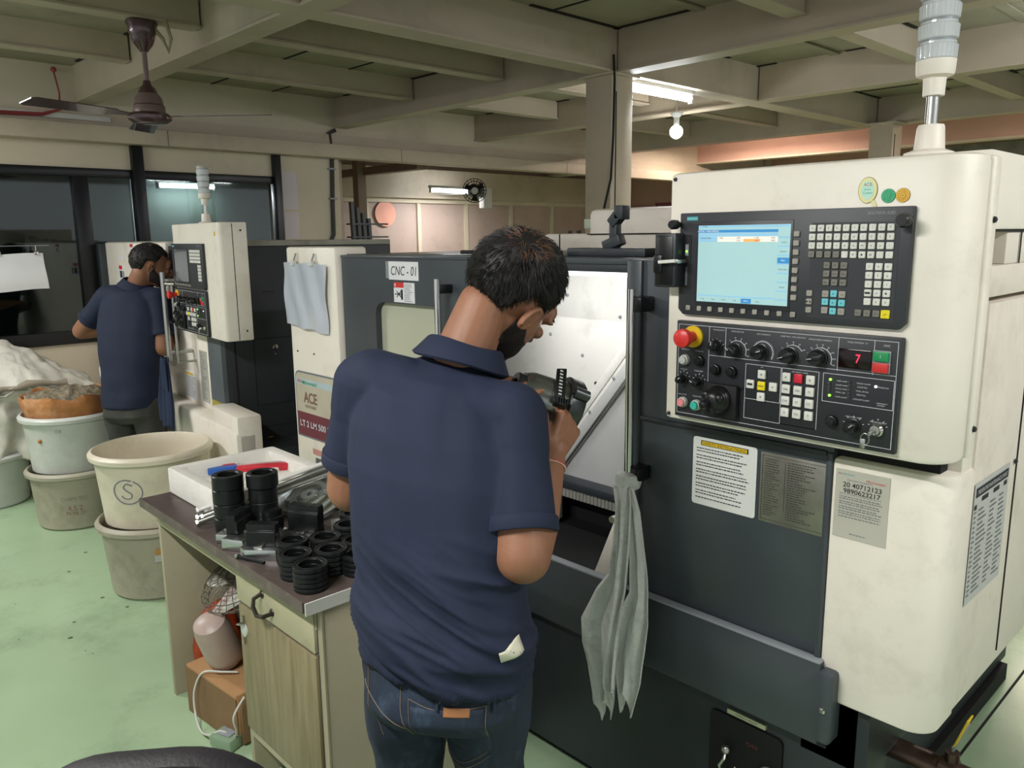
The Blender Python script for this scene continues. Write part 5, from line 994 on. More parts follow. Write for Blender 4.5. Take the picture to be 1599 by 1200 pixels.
# ================================================================== OFFICE CHAIR near the camera
chm = mat('chair_black_fabric', '#1b191b', .6, var=.12, bump=.15, bscale=150)
t = thing('office_chair', 'black office chair with rounded backrest at the bottom left of the frame', 'chair', (-1.24, .20, 0))
bc = Vector((-1.085, .31, 0)); dirr = Vector((.60, .80, 0)); nrm = Vector((.80, -.60, 0))   # backrest runs along dirr
def back(u, v):
    return None
g = G(); prof2 = rrect(-.215, .215, .52, .912, .17, 9)
X = Matrix.Translation(bc) @ Matrix((( .60, .80, 0, 0), (.80, -.60, 0, 0), (0, 0, 1, 0), (0, 0, 0, 1)))
X = Matrix.Translation(bc) @ Matrix.Rotation(math.atan2(.8, .6), 4, 'Z')
g = G(X); g.prism(prof2, -.03, .025, chm, 'y', .018); g.build('backrest', t)
sc_ = bc + Matrix.Rotation(math.atan2(.8, .6), 3, 'Z') @ Vector((0, .27, 0))
g = G(Matrix.Translation((sc_.x, sc_.y, 0)) @ Matrix.Rotation(math.atan2(.8, .6), 4, 'Z')); g.prism(rrect(-.22, .22, -.21, .21, .07, 5), .43, .49, chm, 'z', .02); g.build('seat', t)
g = G(X); g.beam((0, .0, .55), (0, .03, .44), .05, .012, black); g.beam((0, .03, .42), (0, .25, .42), .05, .012, black); g.build('back_bar', t)
g = G(); g.cyl((sc_.x, sc_.y, .08), (sc_.x, sc_.y, .43), .022, black); g.build('gas_column', t)
for k in range(5):
    a = k * 2 * pi / 5 + .3; e = Vector((sc_.x + .26 * cos(a), sc_.y + .26 * sin(a), .07)); g = G(); g.beam((sc_.x, sc_.y, .09), e, .04, .025, black, .004); lg = g.build('leg', t)
    g = G(); g.cyl(e + Vector((-.01 * sin(a) * 2, .01 * cos(a) * 2, -.043)), e + Vector((.01 * sin(a) * 2, -.01 * cos(a) * 2, -.043)), .026, black, seg=16); g.cyl(e + Vector((0, 0, -.04)), e, .007, steel, seg=8); g.build('caster', lg)
# slim stand at the very left edge

# ================================================================== PEOPLE
from mathutils.bvhtree import BVHTree
def frame(side, fwd):
    """orthonormal: right, forward, up"""
    s = Vector(side).normalized(); f = Vector(fwd); f = (f - s * f.dot(s)).normalized(); u = s.cross(f)
    return Matrix((s, f, u)).transposed()
def capsule(g, p, q, r1, r2, mt, seg=20, sy=1.0, R=None):
    p = Vector(p); q = Vector(q); L_ = (q - p).length; prof = [(.0006, -r1)] + [(r1 * cos(a), r1 * sin(a)) for a in [rad(-75 + 15 * k) for k in range(6)]] + [(r2 * cos(a), L_ + r2 * sin(a)) for a in [rad(15 * k) for k in range(6)]] + [(.0006, L_ + r2)]
    g.lathe(p, q - p, prof, mt, seg)
def chain(g, pts, rs, mt):
    for i in range(len(pts) - 1): capsule(g, pts[i], pts[i + 1], rs[i], rs[i + 1], mt)
def section(c, R, rx, ry, n=36, p=2.3):
    out = []
    for k in range(n):
        a = 2 * pi * k / n; ca, sa = cos(a), sin(a); x = abs(ca) ** (2 / p) * (1 if ca > 0 else -1) * rx; y = abs(sa) ** (2 / p) * (1 if sa > 0 else -1) * ry
        out.append(Vector(c) + R @ Vector((x, y, 0)))
    return out
def remesh(name, g, voxel, mt, parent, smooth=4, disp=None, mats=None, sf=.6):
    me = bpy.data.meshes.new('tmp'); me.from_pydata([tuple(v) for v in g.V], [], g.F); bm = bmesh.new(); bm.from_mesh(me); bmesh.ops.recalc_face_normals(bm, faces=bm.faces[:]); bm.to_mesh(me); bm.free()
    o = bpy.data.objects.new('tmp', me); COL.objects.link(o)
    md = o.modifiers.new('r', 'REMESH'); md.mode = 'VOXEL'; md.voxel_size = voxel; md.use_smooth_shade = True
    ms = o.modifiers.new('s', 'SMOOTH'); ms.iterations = smooth; ms.factor = sf
    dg = bpy.context.evaluated_depsgraph_get(); dg.update(); res = bpy.data.meshes.new_from_object(o.evaluated_get(dg)); bpy.data.objects.remove(o); bpy.data.meshes.remove(me)
    inv = wmat(parent).inverted()
    if disp:
        nrm = [v.normal.copy() for v in res.vertices]
        for v, n_ in zip(res.vertices, nrm): v.co = v.co + n_ * disp(v.co, n_)
    bvh = BVHTree.FromPolygons([v.co.copy() for v in res.vertices], [tuple(p.vertices) for p in res.polygons])
    for v in res.vertices: v.co = inv @ v.co
    res.materials.clear()
    for m_ in (mats or [mt]): res.materials.append(m_)
    res.name = name
    ob = bpy.data.objects.new(name, res); COL.objects.link(ob); ob.parent = parent; res.polygons.foreach_set('use_smooth', [True] * len(res.polygons)); res.update()
    return ob, bvh
def hand(g, W, d, n, t, mt, curls, thumb, s=1.0, spread=.0):
    """W wrist, d finger direction, n palm-side normal, t towards the thumb"""
    W = Vector(W); d = Vector(d).normalized(); n = Vector(n); n = (n - d * n.dot(d)).normalized(); t = d.cross(n) * (1 if d.cross(n).dot(Vector(t)) > 0 else -1)
    PL = .088 * s
    for k in range(5):
        off = (-.030 + .015 * k) * s; capsule(g, W + d * .004 + t * off * .55, W + d * PL * (.93 - abs(k - 2.3) * .03) + t * off, .0135 * s, .0115 * s, mt, 12)
    capsule(g, W - d * .03, W + d * .02, .027 * s, .026 * s, mt)
    tips = []
    for k in range(4):      # index .. little
        off = (.031 - .0205 * k) * s; b = W + d * (PL * [.95, .99, .95, .87][k]) + t * off; L_ = [[.042, .026, .021], [.046, .029, .022], [.043, .027, .021], [.034, .021, .019]][k]
        dr = (d + t * (spread * (1.5 - k))).normalized(); p = b; a = 0; r = [.0088, .0088, .0085, .0078][k] * s
        pts = [b - dr * .012, b]; rs = [r * 1.15, r * 1.12]
        for j in range(3):
            a += curls[k][j]; v = dr * cos(rad(a)) + n * sin(rad(a)); p = p + v * L_[j] * s; pts.append(p); rs.append(r * [1.0, .92, .8][j])
        chain(g, pts, rs, mt); tips.append(p)
    tb = W + d * .022 * s + t * .026 * s + n * .006; v1 = (d * thumb[0] + t * thumb[1] + n * thumb[2]).normalized(); v2 = (d * thumb[3] + t * thumb[4] + n * thumb[5]).normalized(); v3 = (v2 * 1.0 + (v2 - v1) * .5).normalized()
    p1 = tb + v1 * .042 * s; p2 = p1 + v2 * .033 * s; p3 = p2 + v3 * .026 * s
    chain(g, [tb, p1, p2, p3], [.0145 * s, .0115 * s, .0102 * s, .0085 * s], mt)
    return tips, p3
skin = mat('skin_brown', '#8a6049', .5, var=.06, scale=14, bump=.05, bscale=220, spec=.4)
hairm = mat('hair_black', '#15110f', .62, var=.1, scale=30)
hairb = mat('hair_brown_crown', '#553723', .65, var=.1, scale=30)
beard = mat('beard_stubble', '#1b1310', .8, var=.15, scale=60, bump=.2, bscale=300)
shirtm = mat('navy_jersey', '#151e35', .82, var=.05, scale=12, bump=.12, bscale=420)
jeansm = mat('blue_denim', '#202c3d', .8, var=.22, scale=7, bump=.2, bscale=320, stretch=(1.6, 1.6, .8), dirt='#5d7492', dirt_amt=.35, dscale=8)
jeansd = mat('dark_denim', '#3a3a36', .85, var=.2, scale=9, bump=.2, bscale=300)
stitch = mat('orange_stitch', '#6b6055', .7, var=0)
shoe = mat('shoe_black', '#191919', .5, var=.05)
def person(name, label, cfg):
    V3 = lambda k: Vector(cfg[k])
    t = thing(name, label, 'person', (cfg['pelvis'][0], cfg['pelvis'][1], 0))
    P, Nk, H = V3('pelvis'), V3('neck'), V3('head'); SL, SR = V3('SL'), V3('SR'); hipS = V3('hip_side').normalized(); shS = (SR - SL).normalized(); sc = cfg.get('s', 1)
    ca = .006 if 'arm' not in cfg else .013
    Rh = frame(hipS, Vector((0, 0, 1)).cross(hipS)); Rs = frame(shS, Vector((0, 0, 1)).cross(shS)); HF = frame(Vector(cfg['F']).cross(Vector(cfg['U'])), cfg['F']) * cfg.get('hs', 1)
    shm = (SL + SR) / 2; fh = Rh @ Vector((0, 1, 0)); fs = Rs @ Vector((0, 1, 0)); spine = (Nk - P)
    def sec_at(z, rx, ry, fo=0, R=None):
        u = max(0, min(1, (z - P.z) / (Nk.z - P.z))); tt = (z - P.z) / (shm.z - P.z); c = P.lerp(shm, max(0, tt)) if tt < 1 else shm.lerp(Nk, (z - shm.z) / (Nk.z - shm.z)); c = c - fh * .012 * sin(pi * max(0, min(1, tt))); c.z = z
        s_ = hipS.lerp(shS, u).normalized(); R_ = frame(s_, Vector((0, 0, 1)).cross(s_)); return section(c + R_ @ Vector((0, fo, 0)), R_, rx, ry)
    Pz, Nz = P.z, Nk.z; zs = lambda f: Pz + (Nz - Pz) * f
    # ---------------- body (one continuous skin)
    g = G()
    g.loft([sec_at(Pz - .08, .12, .085), sec_at(Pz, .148, .10), sec_at(zs(.25), .135, .09), sec_at(zs(.6), .145, .095, -.01), sec_at(zs(.85), .14, .085, -.01), section(Nk - Vector((0, 0, .03)), Rs, .07, .055)], skin)
    nb = H + HF @ Vector((0, -.035, -.055)); capsule(g, Nk - (nb - Nk).normalized() * .03, nb, .064, .055, skin)
    capsule(g, shm, SL, .07, .05, skin); capsule(g, shm, SR, .07, .05, skin)
    EL, ER, WL, WR = V3('EL'), V3('ER'), V3('WL'), V3('WR')
    for S_, E_, W_ in ((SL, EL, WL), (SR, ER, WR)):
        m = E_.lerp(W_, .3); capsule(g, S_, E_, cfg.get('arm', .052), cfg.get('arm', .052) - .004, skin); chain(g, [E_, m, W_], [cfg.get('arm', .052) - .005, cfg.get('arm', .052) - .006, .029], skin)
    hd = lambda c, r, R=None: g.ell(H + HF @ Vector(c), r, HF @ R if R is not None else HF, skin, 28)
    hd((0, -.012, .028), (.074, .094, .086)); hd((0, .028, -.03), (.062, .07, .075)); hd((0, .052, -.065), (.05, .045, .045)); hd((0, .080, -.092), (.024, .02, .02)); hd((0, .088, .03), (.045, .018, .03))
    capsule(g, H + HF @ Vector((0, .098, .012)), H + HF @ Vector((0, .118, -.022)), .009, .0135, skin, 12)
    for s_ in (-1, 1):
        hd((.014 * s_, .106, -.026), (.009, .011, .008)); hd((.032 * s_, .086, -.012), (.018, .014, .014)); hd((.031 * s_, .089, .019), (.021, .010, .007))
        Re = Matrix.Rotation(rad(-14), 3, 'X') @ Matrix.Rotation(rad(14 * s_), 3, 'Z')
        hd((.074 * s_, -.004, -.018), (.008, .016, .029), Re); 
        ring = [H + HF @ (Vector((.079 * s_, -.004, -.018)) + Re @ Vector((.002 * s_, .015 * cos(a), .027 * sin(a)))) for a in [rad(-60 + 20 * q) for q in range(16)]]
        chain(g, ring, [.0042] * 16, skin)
    for z, r in ((-.052, .007), (-.062, .008)): capsule(g, H + HF @ Vector((-.020, .094, z)), H + HF @ Vector((.020, .094, z)), r * .8, r * .8, skin, 10)
    tips = cfg['hands'](g, EL, ER, WL, WR)
    # legs
    HJ = [P + hipS * s_ * .082 - Vector((0, 0, .05)) for s_ in (-1, 1)]; KN = [V3('KL'), V3('KR')]; AN = [V3('AL'), V3('AR')]
    for a, b, c in zip(HJ, KN, AN): chain(g, [a, b, c], [.075, .05, .036], skin)
    body, bb = remesh('body', g, cfg.get('vox', .005), skin, t, 3, sf=.5)
    # ---------------- polo shirt
    g = G(); zh = cfg['hem_z']
    tl = cfg.get('tilt', 0); g.loft([[v + Vector((0, 0, -tl * hipS.dot(v - P))) for v in sec_at(zh, .164 * sc, .128)], sec_at(zh + .06, .170 * sc, .128), sec_at(zs(.2), .163 * sc, .122), sec_at(zs(.38), .180 * sc, .124), sec_at(zs(.6), .192 * sc, .124), sec_at(zs(.74), .186 * sc, .118)] + [section(shm + Vector((0, 0, .012)) - fs * .004, Rs, .150 * sc, .100), section(shm.lerp(Nk, .45) - fs * .008 + Vector((0, 0, .012)), Rs, .112, .088), section(Nk + Vector((0, 0, .004)), Rs, .062, .058)], shirtm)
    for S_, E_, N2 in ((SL, EL, cfg['sleeveL']), (SR, ER, cfg['sleeveR'])):
        d = (E_ - S_).normalized(); out = (S_ - shm).normalized(); e = S_ + d * N2; capsule(g, shm.lerp(S_, .45) + Vector((0, 0, -.002)), S_ - out * .012, .076, .061 + ca, shirtm); capsule(g, S_ - out * .003, S_ + d * .06, .059 + ca, .056 + ca, shirtm)
        g.lathe(S_ + d * .02, d, [(.062, 0), (.055 + ca, N2 * .5), (.0575 + ca, N2 - .026), (.058 + ca, N2 - .02), (.058 + ca, N2 - .018)], shirtm, 28)
    hemd = cfg['wr']
    shirt, sb = remesh('polo_shirt', g, cfg.get('vox', .005), shirtm, t, 4, hemd)
    # sleeve hems as thin cuffs
    for S_, E_, N2 in ((SL, EL, cfg['sleeveL']), (SR, ER, cfg['sleeveR'])):
        d = (E_ - S_).normalized(); g = G(); g.lathe(S_ + d * (N2 - .026), d, [(.051 + ca, 0), (.0575 + ca, 0), (.0595 + ca, .003), (.0590 + ca, .025), (.0575 + ca, .028), (.048 + ca, .028)], shirtm, 32, False); g.build('sleeve_cuff', t)
    # collar
    ax = (nb - Nk).normalized(); ax = (ax * .75 + Vector((0, 0, .35))).normalized(); cr = frame((shS - ax * shS.dot(ax)).normalized(), fs - ax * fs.dot(ax)); cc = Nk + ax * .004 - fs * .004
    def cring(h, r, dz=0, off=0):
        out = []
        for k in range(40):
            a = 2 * pi * k / 40 + pi / 2; fr_ = max(0, cos(a - pi / 2)) ** 2   # front dips
            out.append(cc + cr @ Vector((r * 1.02 * cos(a), r * .95 * sin(a) + off, h - .03 * fr_ + .002 * sin(3 * a + h * 50))))
        return out
    g = G(); g.loft([cring(-.012, .082), cring(.010, .075), cring(.024, .072), cring(.028, .0745), cring(.025, .079), cring(.002, .093), cring(-.014, .103), cring(-.018, .099), cring(-.006, .087)], shirtm, False); o = g.build('collar', t)
    # ---------------- trousers
    g = G(); sc = min(sc, 1); g.loft([sec_at(zh + .075, .150 * sc, .108), sec_at(zh + .03, .155 * sc, .112), sec_at(zh - .03, .162 * sc, .122, -.006), sec_at(Pz - .13, .164 * sc, .126, -.008), sec_at(Pz - .17, .15, .10)], shirtm)
    for a, b, c, s_ in zip(HJ, KN, AN, (-1, 1)): chain(g, [a - Vector((0, 0, .02)), a.lerp(b, .45), b, b.lerp(c, .5), c - Vector((0, 0, .01))], [.093 * sc, .088, .068, .062, .056], shirtm)
    jn, jb = remesh('jeans', g, cfg.get('vox', .005) * 1.1, cfg['pants'], t, 3, cfg['wrj'])
    for k in range(2):
        A_ = AN[k]; f_ = fh; g = G(); g.ell(Vector((A_.x, A_.y, .035)) + f_ * .06, (.045, .125, .035), frame(hipS, f_), shoe, 24); g.ell(Vector((A_.x, A_.y, .06)) - f_ * .01, (.04, .055, .055), frame(hipS, f_), shoe, 20)
        for v in g.V: v.z = max(v.z, .002)
        g.build('shoe', t)
    # ---------------- hair
    hr = random.Random(cfg.get('seed', 1)); cx_, cy_, cz_ = 0, -.012, .028
    def hairline(az):   # az from forward; returns min height in head frame
        a = abs(math.atan2(sin(az), cos(az)))
        if a < .9: return .058
        if a < 1.25: return .058 - (a - .9) / .35 * .052
        if a < 1.75: return .002
        return .002 - min(1, (a - 1.75) / .5) * .080
    def srf(az, el, ex):
        d = Vector((sin(az) * cos(el), cos(az) * cos(el), sin(el))); return Vector((cx_ + d.x * (.074 + ex), cy_ + d.y * (.094 + ex), cz_ + d.z * (.086 + ex))), d
    g = G(); nu, nv = 64, 44; vs = []; fs_ = []
    for i in range(nu):
        for j in range(nv + 1):
            az = 2 * pi * i / nu; el = -1.25 + (pi / 2 + 1.25) * j / nv; p, d = srf(az, el, 0); hl = hairline(az) + .004 * sin(az * 9) + .003 * sin(az * 23); k_ = max(0, min(1, (p.z - hl) / .028)); ex = -.006 + k_ * (.016 + .0035 * noise.noise(d * 9) + .002 * noise.noise(d * 24)) if p.z > hl - .002 else -.02
            p, d = srf(az, el, ex); vs.append(H + HF @ p)
    for i in range(nu):
        for j in range(nv): i2 = (i + 1) % nu; fs_.append((i * (nv + 1) + j, i2 * (nv + 1) + j, i2 * (nv + 1) + j + 1, i * (nv + 1) + j + 1))
    g.add(vs, fs_, hairm, True)
    cw = Vector(cfg.get('crown', (.03, -.6, .8))).normalized()
    if 'crown_w' in cfg: cw = (HF.transposed() @ Vector(cfg['crown_w'])).normalized()
    for k in range(cfg.get('strands', 2600)):
        az = hr.uniform(0, 2 * pi); el = math.asin(hr.uniform(-.75, 1)); p, d = srf(az, el, .004)
        if p.z < hairline(az) + .008: continue
        w = d - cw * d.dot(cw); near = (d - cw).length
        tan = (w - d * w.dot(d)); tan = tan.normalized() if tan.length > .01 else Vector((1, 0, 0)); tan = (tan + Vector((hr.uniform(-1, 1), hr.uniform(-1, 1), hr.uniform(-.6, .6))) * (.35 if near > .3 else 1.1) + Vector((0, .25, 0))); tan = (tan - d * tan.dot(d)).normalized()
        low = max(0, min(1, (p.z - hairline(az)) / .06)); ln = (.007 + .019 * low) * hr.uniform(.7, 1.25); lift = .30 + .25 * hr.random()
        a = p; b = p + (tan + d * lift * 1.2).normalized() * ln * .5; c = b + (tan * 1.0 + d * (lift - .45)).normalized() * ln * .6; sd = d.cross(tan) * .0011
        m_ = hairb if (cfg.get('brown') and near < .34 and hr.random() < .75) else hairm
        q0 = [a - sd, a + sd, a + d * .0016]; q1 = [b - sd * .8, b + sd * .8, b + d * .0013]
        g.add([H + HF @ v for v in q0 + q1 + [c]], [(0, 1, 4, 3), (1, 2, 5, 4), (2, 0, 3, 5), (3, 4, 6), (4, 5, 6), (5, 3, 6)], m_)
    g.build('hair', t)
    # eyes, brows, beard
    for s_ in (-1, 1):
        g = G(); e = H + HF @ Vector((.026 * s_, .077, .004)); g.ell(e, .0112, None, mat('eye_white', '#d8d4cc', .3, var=0), 14); g.ell(e + HF @ Vector((0, .009, -.002)), .006, None, mat('iris_dark', '#1d120c', .2, var=0), 10); g.build('eye', t)
        g = G(); g.tube([H + HF @ Vector((s_ * (.014 + .009 * k), .103 - .0035 * k, .028 + .003 * k - .001 * k * k)) for k in range(5)], [.002, .0032, .0034, .003, .0015], hairm, 6); g.build('eyebrow', t)
    g = G(); nbx, nby = 40, 12; pts = []; o_ = H + HF @ Vector((0, .025, -.045))
    for i in range(nbx + 1):
        a = rad(-118 + 236 * i / nbx); top = -.05 + .75 * max(0, (abs(a) - 1.2)) - (.0 if abs(a) > .45 else .12)
        for j in range(nby + 1):
            el = top + (-.95 - top) * j / nby; d = (HF @ Vector((sin(a) * cos(el), cos(a) * cos(el), sin(el)))).normalized(); hit = bb.ray_cast(o_, d); q_ = (hit[0] if hit[0] is not None and (hit[0] - o_).length < .095 else o_ + d * .05); pts.append(q_ + d * .0015)
    g.add(pts, [(i * (nby + 1) + j, (i + 1) * (nby + 1) + j, (i + 1) * (nby + 1) + j + 1, i * (nby + 1) + j + 1) for i in range(nbx) for j in range(nby)], beard, True); o = g.build('beard', t, sharp=90); o.modifiers.new('s', 'SOLIDIFY').thickness = .002
    return t, sb, jb, HF
def patch(bvh, c, xd, ud, w, h, dirn, nu, nv, off=.0015, shape=None):
    """grid of points projected onto a garment along dirn"""
    c = Vector(c); xd = Vector(xd).normalized(); ud = Vector(ud).normalized(); dirn = Vector(dirn).normalized(); pts = []
    for i in range(nu + 1):
        for j in range(nv + 1):
            x = (i / nu - .5) * w; y = (j / nv - .5) * h; q = c + xd * x + ud * y - dirn * .25; hit = bvh.ray_cast(q, dirn)
            pts.append((hit[0] - dirn * off) if hit[0] is not None else c + xd * x + ud * y)
    return pts, [(i * (nv + 1) + j, (i + 1) * (nv + 1) + j, (i + 1) * (nv + 1) + j + 1, i * (nv + 1) + j + 1) for i in range(nu) for j in range(nv)]
def seamline(bvh, pts, dirn, r=.0012, off=.0008, n=8):
    out = []; dirn = Vector(dirn).normalized()
    P_ = smooth([tuple(p) for p in pts], n)
    for q in P_:
        hit = bvh.ray_cast(q - dirn * .25, dirn)
        if hit[0] is not None: out.append(hit[0] - dirn * off)
    return out

# ---- near worker
def hands1(g, EL, ER, WL, WR):
    dR = Vector((-1.110, 1.235, 1.250)) - WR
    hand(g, WR, dR, (-.95, .15, .10), (-.5, -.4, .7), skin, [(52, 48, 20), (48, 52, 25), (50, 55, 28), (52, 58, 30)], (.75, .35, .45, .75, -.1, .55), 1.0)
    dL = Vector((-1.161, 1.156, 1.28)) - WL
    hand(g, WL, dL, (-.71, .68, -.18), (-.1, .1, 1), skin, [(10, 24, 26), (2, 20, 22), (2, 20, 24), (6, 24, 24)], (.7, .5, .4, .9, .2, .3), 1.0, .04)
    return None
def wr1(co, n):
    z = co.z; lo = max(0, min(1, (1.08 - z) / .22)); a = Vector((.85, .53, 0)).dot(co - Vector((-1.17, .92, 0)))
    q = Vector((a * 3.0, (z + a * .38) * 17, co.y * 2)); f = (1 - abs(noise.noise(q)) * 2.4)
    q2 = Vector((a * 6 + 9, (z - a * .5) * 9, 3)); f2 = noise.noise(q2)
    up = noise.noise(Vector((a * 15, z * 2.2 + a * 4, 1.7))) * .0048 + noise.noise(Vector((a * 22 + z * 8, z * 7, 4))) * .0015
    dn = max(0, min(1, n.dot(Vector((.45, -.85, 0))) * .5 + .7))
    f3 = 1 - abs(noise.noise(Vector((a * 5 + 20, (z + a * .55) * 30, 8)))) * 3; return (max(0, f) * .024 * lo + max(0, f3) * .008 * lo + f2 * .012 * lo + up * 1.7 * (1 - lo * .5)) * dn - .003
def wrj1(co, n):
    a = Vector((.85, .53, 0)).dot(co - Vector((-1.17, .92, 0))); q = Vector((a * 5, (co.z + abs(a) * .6) * 13, 2)); return noise.noise(q) * .006 + (1 - abs(noise.noise(Vector((a * 4 + 3, (co.z - a * .4) * 9, 7)))) * 2.2) * .004
FF1, UU1 = [Vector(v) for v in ((-0.564, 0.71, -0.422), (0.284, 0.647, 0.708))]
FF1 = Matrix.Rotation(rad(-24), 3, UU1) @ FF1
cfg1 = dict(pelvis=(-1.172, .918, .845), neck=(-1.262, 1.055, 1.372), head=(-1.240, 1.174, 1.495), SL=(-1.395, .905, 1.325), SR=(-1.120, 1.070, 1.262), hip_side=(.85, .53, 0),
            F=FF1, U=UU1, hs=1.13, tilt=.12, EL=(-1.452, .890, 1.085), ER=(-1.019, 0.99, 1.026), WL=(-1.271, 1.069, 1.236), WR=(-1.108, 1.163, 1.169),
            KL=(-1.29, .90, .47), KR=(-1.13, 1.00, .47), AL=(-1.31, .86, .09), AR=(-1.12, .97, .09), hem_z=.79, sleeveL=.19, sleeveR=.225, hands=hands1, wr=wr1, wrj=wrj1, pants=jeansm, crown=(.12, -.62, .75), brown=True, arm=.058, crown_w=(0.638, -0.209, 0.742), seed=4, strands=5200, vox=.0045, s=1.04)
W1, sb1, jb1, HF1 = person('person', 'near man in navy polo shirt and blue jeans bending over a dark part', cfg1)
fd = Vector((-.53, .85, 0)); sx = Vector((.85, .53, 0)); UP = Vector((0, 0, 1))
def gpatch(name, bvh, c, w, h, mt, rot=0, off=.0016, lab=None, n=8):
    x_ = sx * cos(rad(rot)) + UP * sin(rad(rot)); u_ = -sx * sin(rad(rot)) + UP * cos(rad(rot)); p, f = patch(bvh, c, x_, u_, w, h, fd, n, n, off); g = G(); g.add(p, f, mt, True); o = g.build(name, W1, lab, sharp=80); o.modifiers.new('s', 'SOLIDIFY').thickness = .0012; return o
ld = Vector((-.86, .50, 0)); lx = Vector((.50, .86, 0)); lc_ = Vector((-1.015, .945, .862)); cr_, sr_ = cos(rad(14)), sin(rad(14))
p, f = patch(sb1, lc_, lx * cr_ + UP * sr_, UP * cr_ - lx * sr_, .050, .024, ld, 8, 5, .003); g = G(); g.add(p, f, mat('shirt_label', '#c8c6b0', .7), True); o = g.build('hem_label', W1, 'pale woven label on the shirt hem', sharp=80); o.modifiers.new('s', 'SOLIDIFY').thickness = .0012
gpatch('leather_patch', jb1, (-1.045, .835, .748), .048, .018, mat('tan_leather', '#a8714a', .6), -2, .003, 'tan leather patch on the pocket')
g = G()
for pts in ([(-1.175, .69), (-1.10, .755)], ):
    pass
def sl(g, pts, r=.0011, mt=stitch):
    q = seamline(jb1, [sx * a + Vector((-1.172, .918, z)) for a, z in pts], fd, r)
    if len(q) > 2: g.tube(q, r, mt, 5)
sl(g, [(-.03, .765), (.02, .752), (.07, .752), (.115, .758)]); sl(g, [(-.03, .765), (-.025, .69), (-.02, .62)]); sl(g, [(.115, .758), (.112, .69), (.105, .63)]); sl(g, [(-.02, .62), (.04, .585), (.105, .63)])
sl(g, [(-.145, .80), (-.10, .80), (-.05, .79)]); sl(g, [(-.05, .80), (-.045, .74), (-.035, .70), (-.03, .63)]); sl(g, [(-.135, .80), (-.13, .72), (-.11, .64)]); sl(g, [(-.035, .70), (-.10, .73), (-.15, .75)])
sl(g, [(-.02, .605), (.04, .57), (.105, .615)]); g.build('stitching', W1, sharp=80)
g = G(); p, f = patch(jb1, sx * .043 + Vector((-1.172, .918, .69)), sx, UP, .138, .125, fd, 12, 12, .002); g.add(p, f, jeansm, True); o = g.build('back_pocket', W1, sharp=80); o.modifiers.new('s', 'SOLIDIFY').thickness = .0025
for a, z, nm in ((.028, .772, 'belt_loop'), (.128, .765, 'belt_loop')):
    g = G(); q = seamline(jb1, [sx * a + Vector((-1.172, .918, z + .018)), sx * a + Vector((-1.172, .918, z)), sx * a + Vector((-1.172, .918, z - .02))], fd, off=.003, n=4); g.tube(q, .004, jeansm, 6); g.build(nm, W1, sharp=80)
for a, z in ((.028, .765), (.145, .772), (.150, .785)):
    h = jb1.ray_cast(sx * a + Vector((-1.172, .918, z)) - fd * .25, fd)
    if h[0] is not None: g = G(); g.lathe(h[0], h[1], [(.0045, 0), (.004, .003), (.001, .004)], bezel, 14); g.build('rivet', W1)
g = G(); wd_ = (Vector(cfg1['WR']) - Vector(cfg1['ER'])).normalized(); c_ = Vector(cfg1['WR']) - wd_ * .035; u1 = wd_.orthogonal().normalized(); u2 = wd_.cross(u1)
pp = [c_ + (u1 * cos(a) + u2 * sin(a)) * .0345 + wd_ * .008 * sin(a) for a in [rad(15 * k) for k in range(25)]]; g.tube(pp, .0017, mat('wrist_thread', '#c9a79a', .6), 6); g.tube([p + wd_ * .004 for p in pp[:16]], .0016, mat('red_thread', '#b1453f', .6), 6); g.build('wrist_thread', W1, 'pale and red thread tied round the wrist')
# ---- the part he measures
t = thing('machined_housing', 'dark machined flanged housing held in the hands of the near worker', 'housing', (-1.19, 1.22, 1.20))
iron = mat('dark_machined_iron', '#4a4d4d', .3, .75, var=.12, scale=16); ironl = mat('bright_machined_iron', '#8f9290', .22, .9, var=.08, scale=16)
A_ = Vector((-1.222, 1.160, 1.300)); B_ = Vector((-1.150, 1.285, 1.238)); ax = (B_ - A_).normalized()
def ringlathe(g, base, ax_, prof, mt, seg=48):
    R = Vector(ax_).to_track_quat('Z', 'Y').to_matrix(); g.loft([[Vector(base) + R @ Vector((r * cos(2 * pi * k / seg), r * sin(2 * pi * k / seg), h)) for k in range(seg)] for r, h in prof + [prof[0]]], mt, False)
g = G(); ringlathe(g, A_, ax, [(.022, .0), (.034, .0), (.036, .003), (.036, .016), (.022, .016)], iron); g.build('end_ring', t)
g = G(); ringlathe(g, A_, ax, [(.020, .012), (.040, .016), (.048, .035), (.052, .10), (.056, .115), (.020, .115)], ironl); g.build('body', t)
g = G(); ringlathe(g, A_, ax, [(.030, .112), (.062, .112), (.066, .116), (.066, .145), (.062, .15), (.034, .15), (.030, .14)], iron); g.build('flange', t)
R = ax.to_track_quat('Z', 'Y').to_matrix()
for k in range(3):
    a = k * 2.09 + .4; v = R @ Vector((cos(a), sin(a), 0)); g = G(); g.cyl(A_ + ax * .115 + v * .068, A_ + ax * .148 + v * .068, .013, iron, seg=16); g.cyl(A_ + ax * .110 + v * .068, A_ + ax * .152 + v * .068, .006, blackm, seg=12); g.build('lug', t)
t = thing('dial_caliper', 'black toothed caliper held against the top of the dark housing', 'caliper', (-1.16, 1.21, 1.27))
cb = A_ + ax * .085; rv = Vector((0.35, -.55, .75)); rv = (rv - ax * rv.dot(ax)).normalized(); tv = ax.cross(rv); c0 = cb + rv * .060
g = G(); g.beam(c0 - tv * .045, c0 + tv * .045, .022, .010, blacksteel, .002)
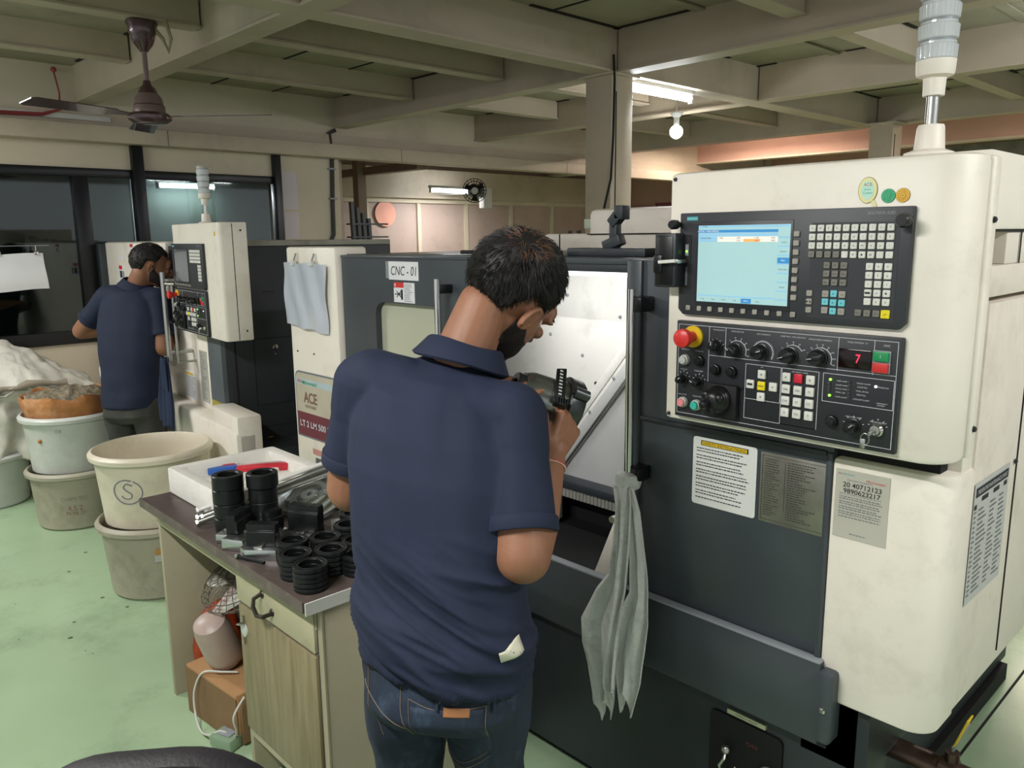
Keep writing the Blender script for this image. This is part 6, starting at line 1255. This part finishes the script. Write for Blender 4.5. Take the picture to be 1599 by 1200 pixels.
for k in range(9): g.obox(c0 + rv * .0055 + tv * (-.036 + .009 * k), (.0035, .012, .002), Matrix((tv, ax, rv)).transposed(), bezel)
g.build('beam', t)
g = G(); g.obox(c0 + tv * .048 + rv * .004, (.018, .03, .018), Matrix((tv, ax, rv)).transposed(), blacksteel, .003); 
for k in range(5): g.obox(c0 + tv * .048 + rv * .014 + ax * (-.012 + .006 * k), (.016, .0025, .004), Matrix((tv, ax, rv)).transposed(), black)
g.build('thumb_block', t)

# ---- far worker
def hands2(g, EL, ER, WL, WR):
    hand(g, WL, Vector((.75, .65, .05)), (.2, .3, -.9), (.1, -.5, .5), skin, [(25, 25, 15)] * 4, (.6, .6, .2, .8, .3, .2), 1.0)
    hand(g, WR, Vector((-.2, .95, .1)), (-.6, .1, -.6), (-.7, 0, .5), skin, [(30, 30, 20)] * 4, (.6, .6, .2, .8, .3, .2), 1.0)
def wr2(co, n):
    a = co.x * .7 + co.y * .7; lo = max(0, min(1, (1.05 - co.z) / .25)); return (noise.noise(Vector((a * 8, (co.z + a * .3) * 12, 0))) * .008 * lo + noise.noise(Vector((a * 14, co.z * 5, 5))) * .004)
cfg2 = dict(pelvis=(-4.600, 1.455, 0.800), neck=(-4.655, 1.555, 1.368), head=(-4.615, 1.620, 1.480), SL=(-4.785, 1.430, 1.312), SR=(-4.535, 1.620, 1.295), hip_side=(.76, .65, 0),
            F=(.25, .92, -.28), U=(-.05, .30, .95), EL=(-4.970, 1.330, 1.115), ER=(-4.465, 1.595, 1.040), WL=(-4.880, 1.530, 1.125), WR=(-4.580, 1.675, 1.060),
            KL=(-4.700, 1.415, 0.460), KR=(-4.520, 1.515, 0.460), AL=(-4.710, 1.375, 0.090), AR=(-4.500, 1.495, 0.090), hem_z=.715, sleeveL=.20, sleeveR=.20, hands=hands2, wr=wr2, wrj=lambda c, n: noise.noise(c * 14) * .006, pants=jeansd, seed=8, strands=1200, vox=.007, s=.98)
W2, sb2, jb2, HF2 = person('person', 'far man in navy polo shirt and dark trousers at the far lathe, elbow out', cfg2)
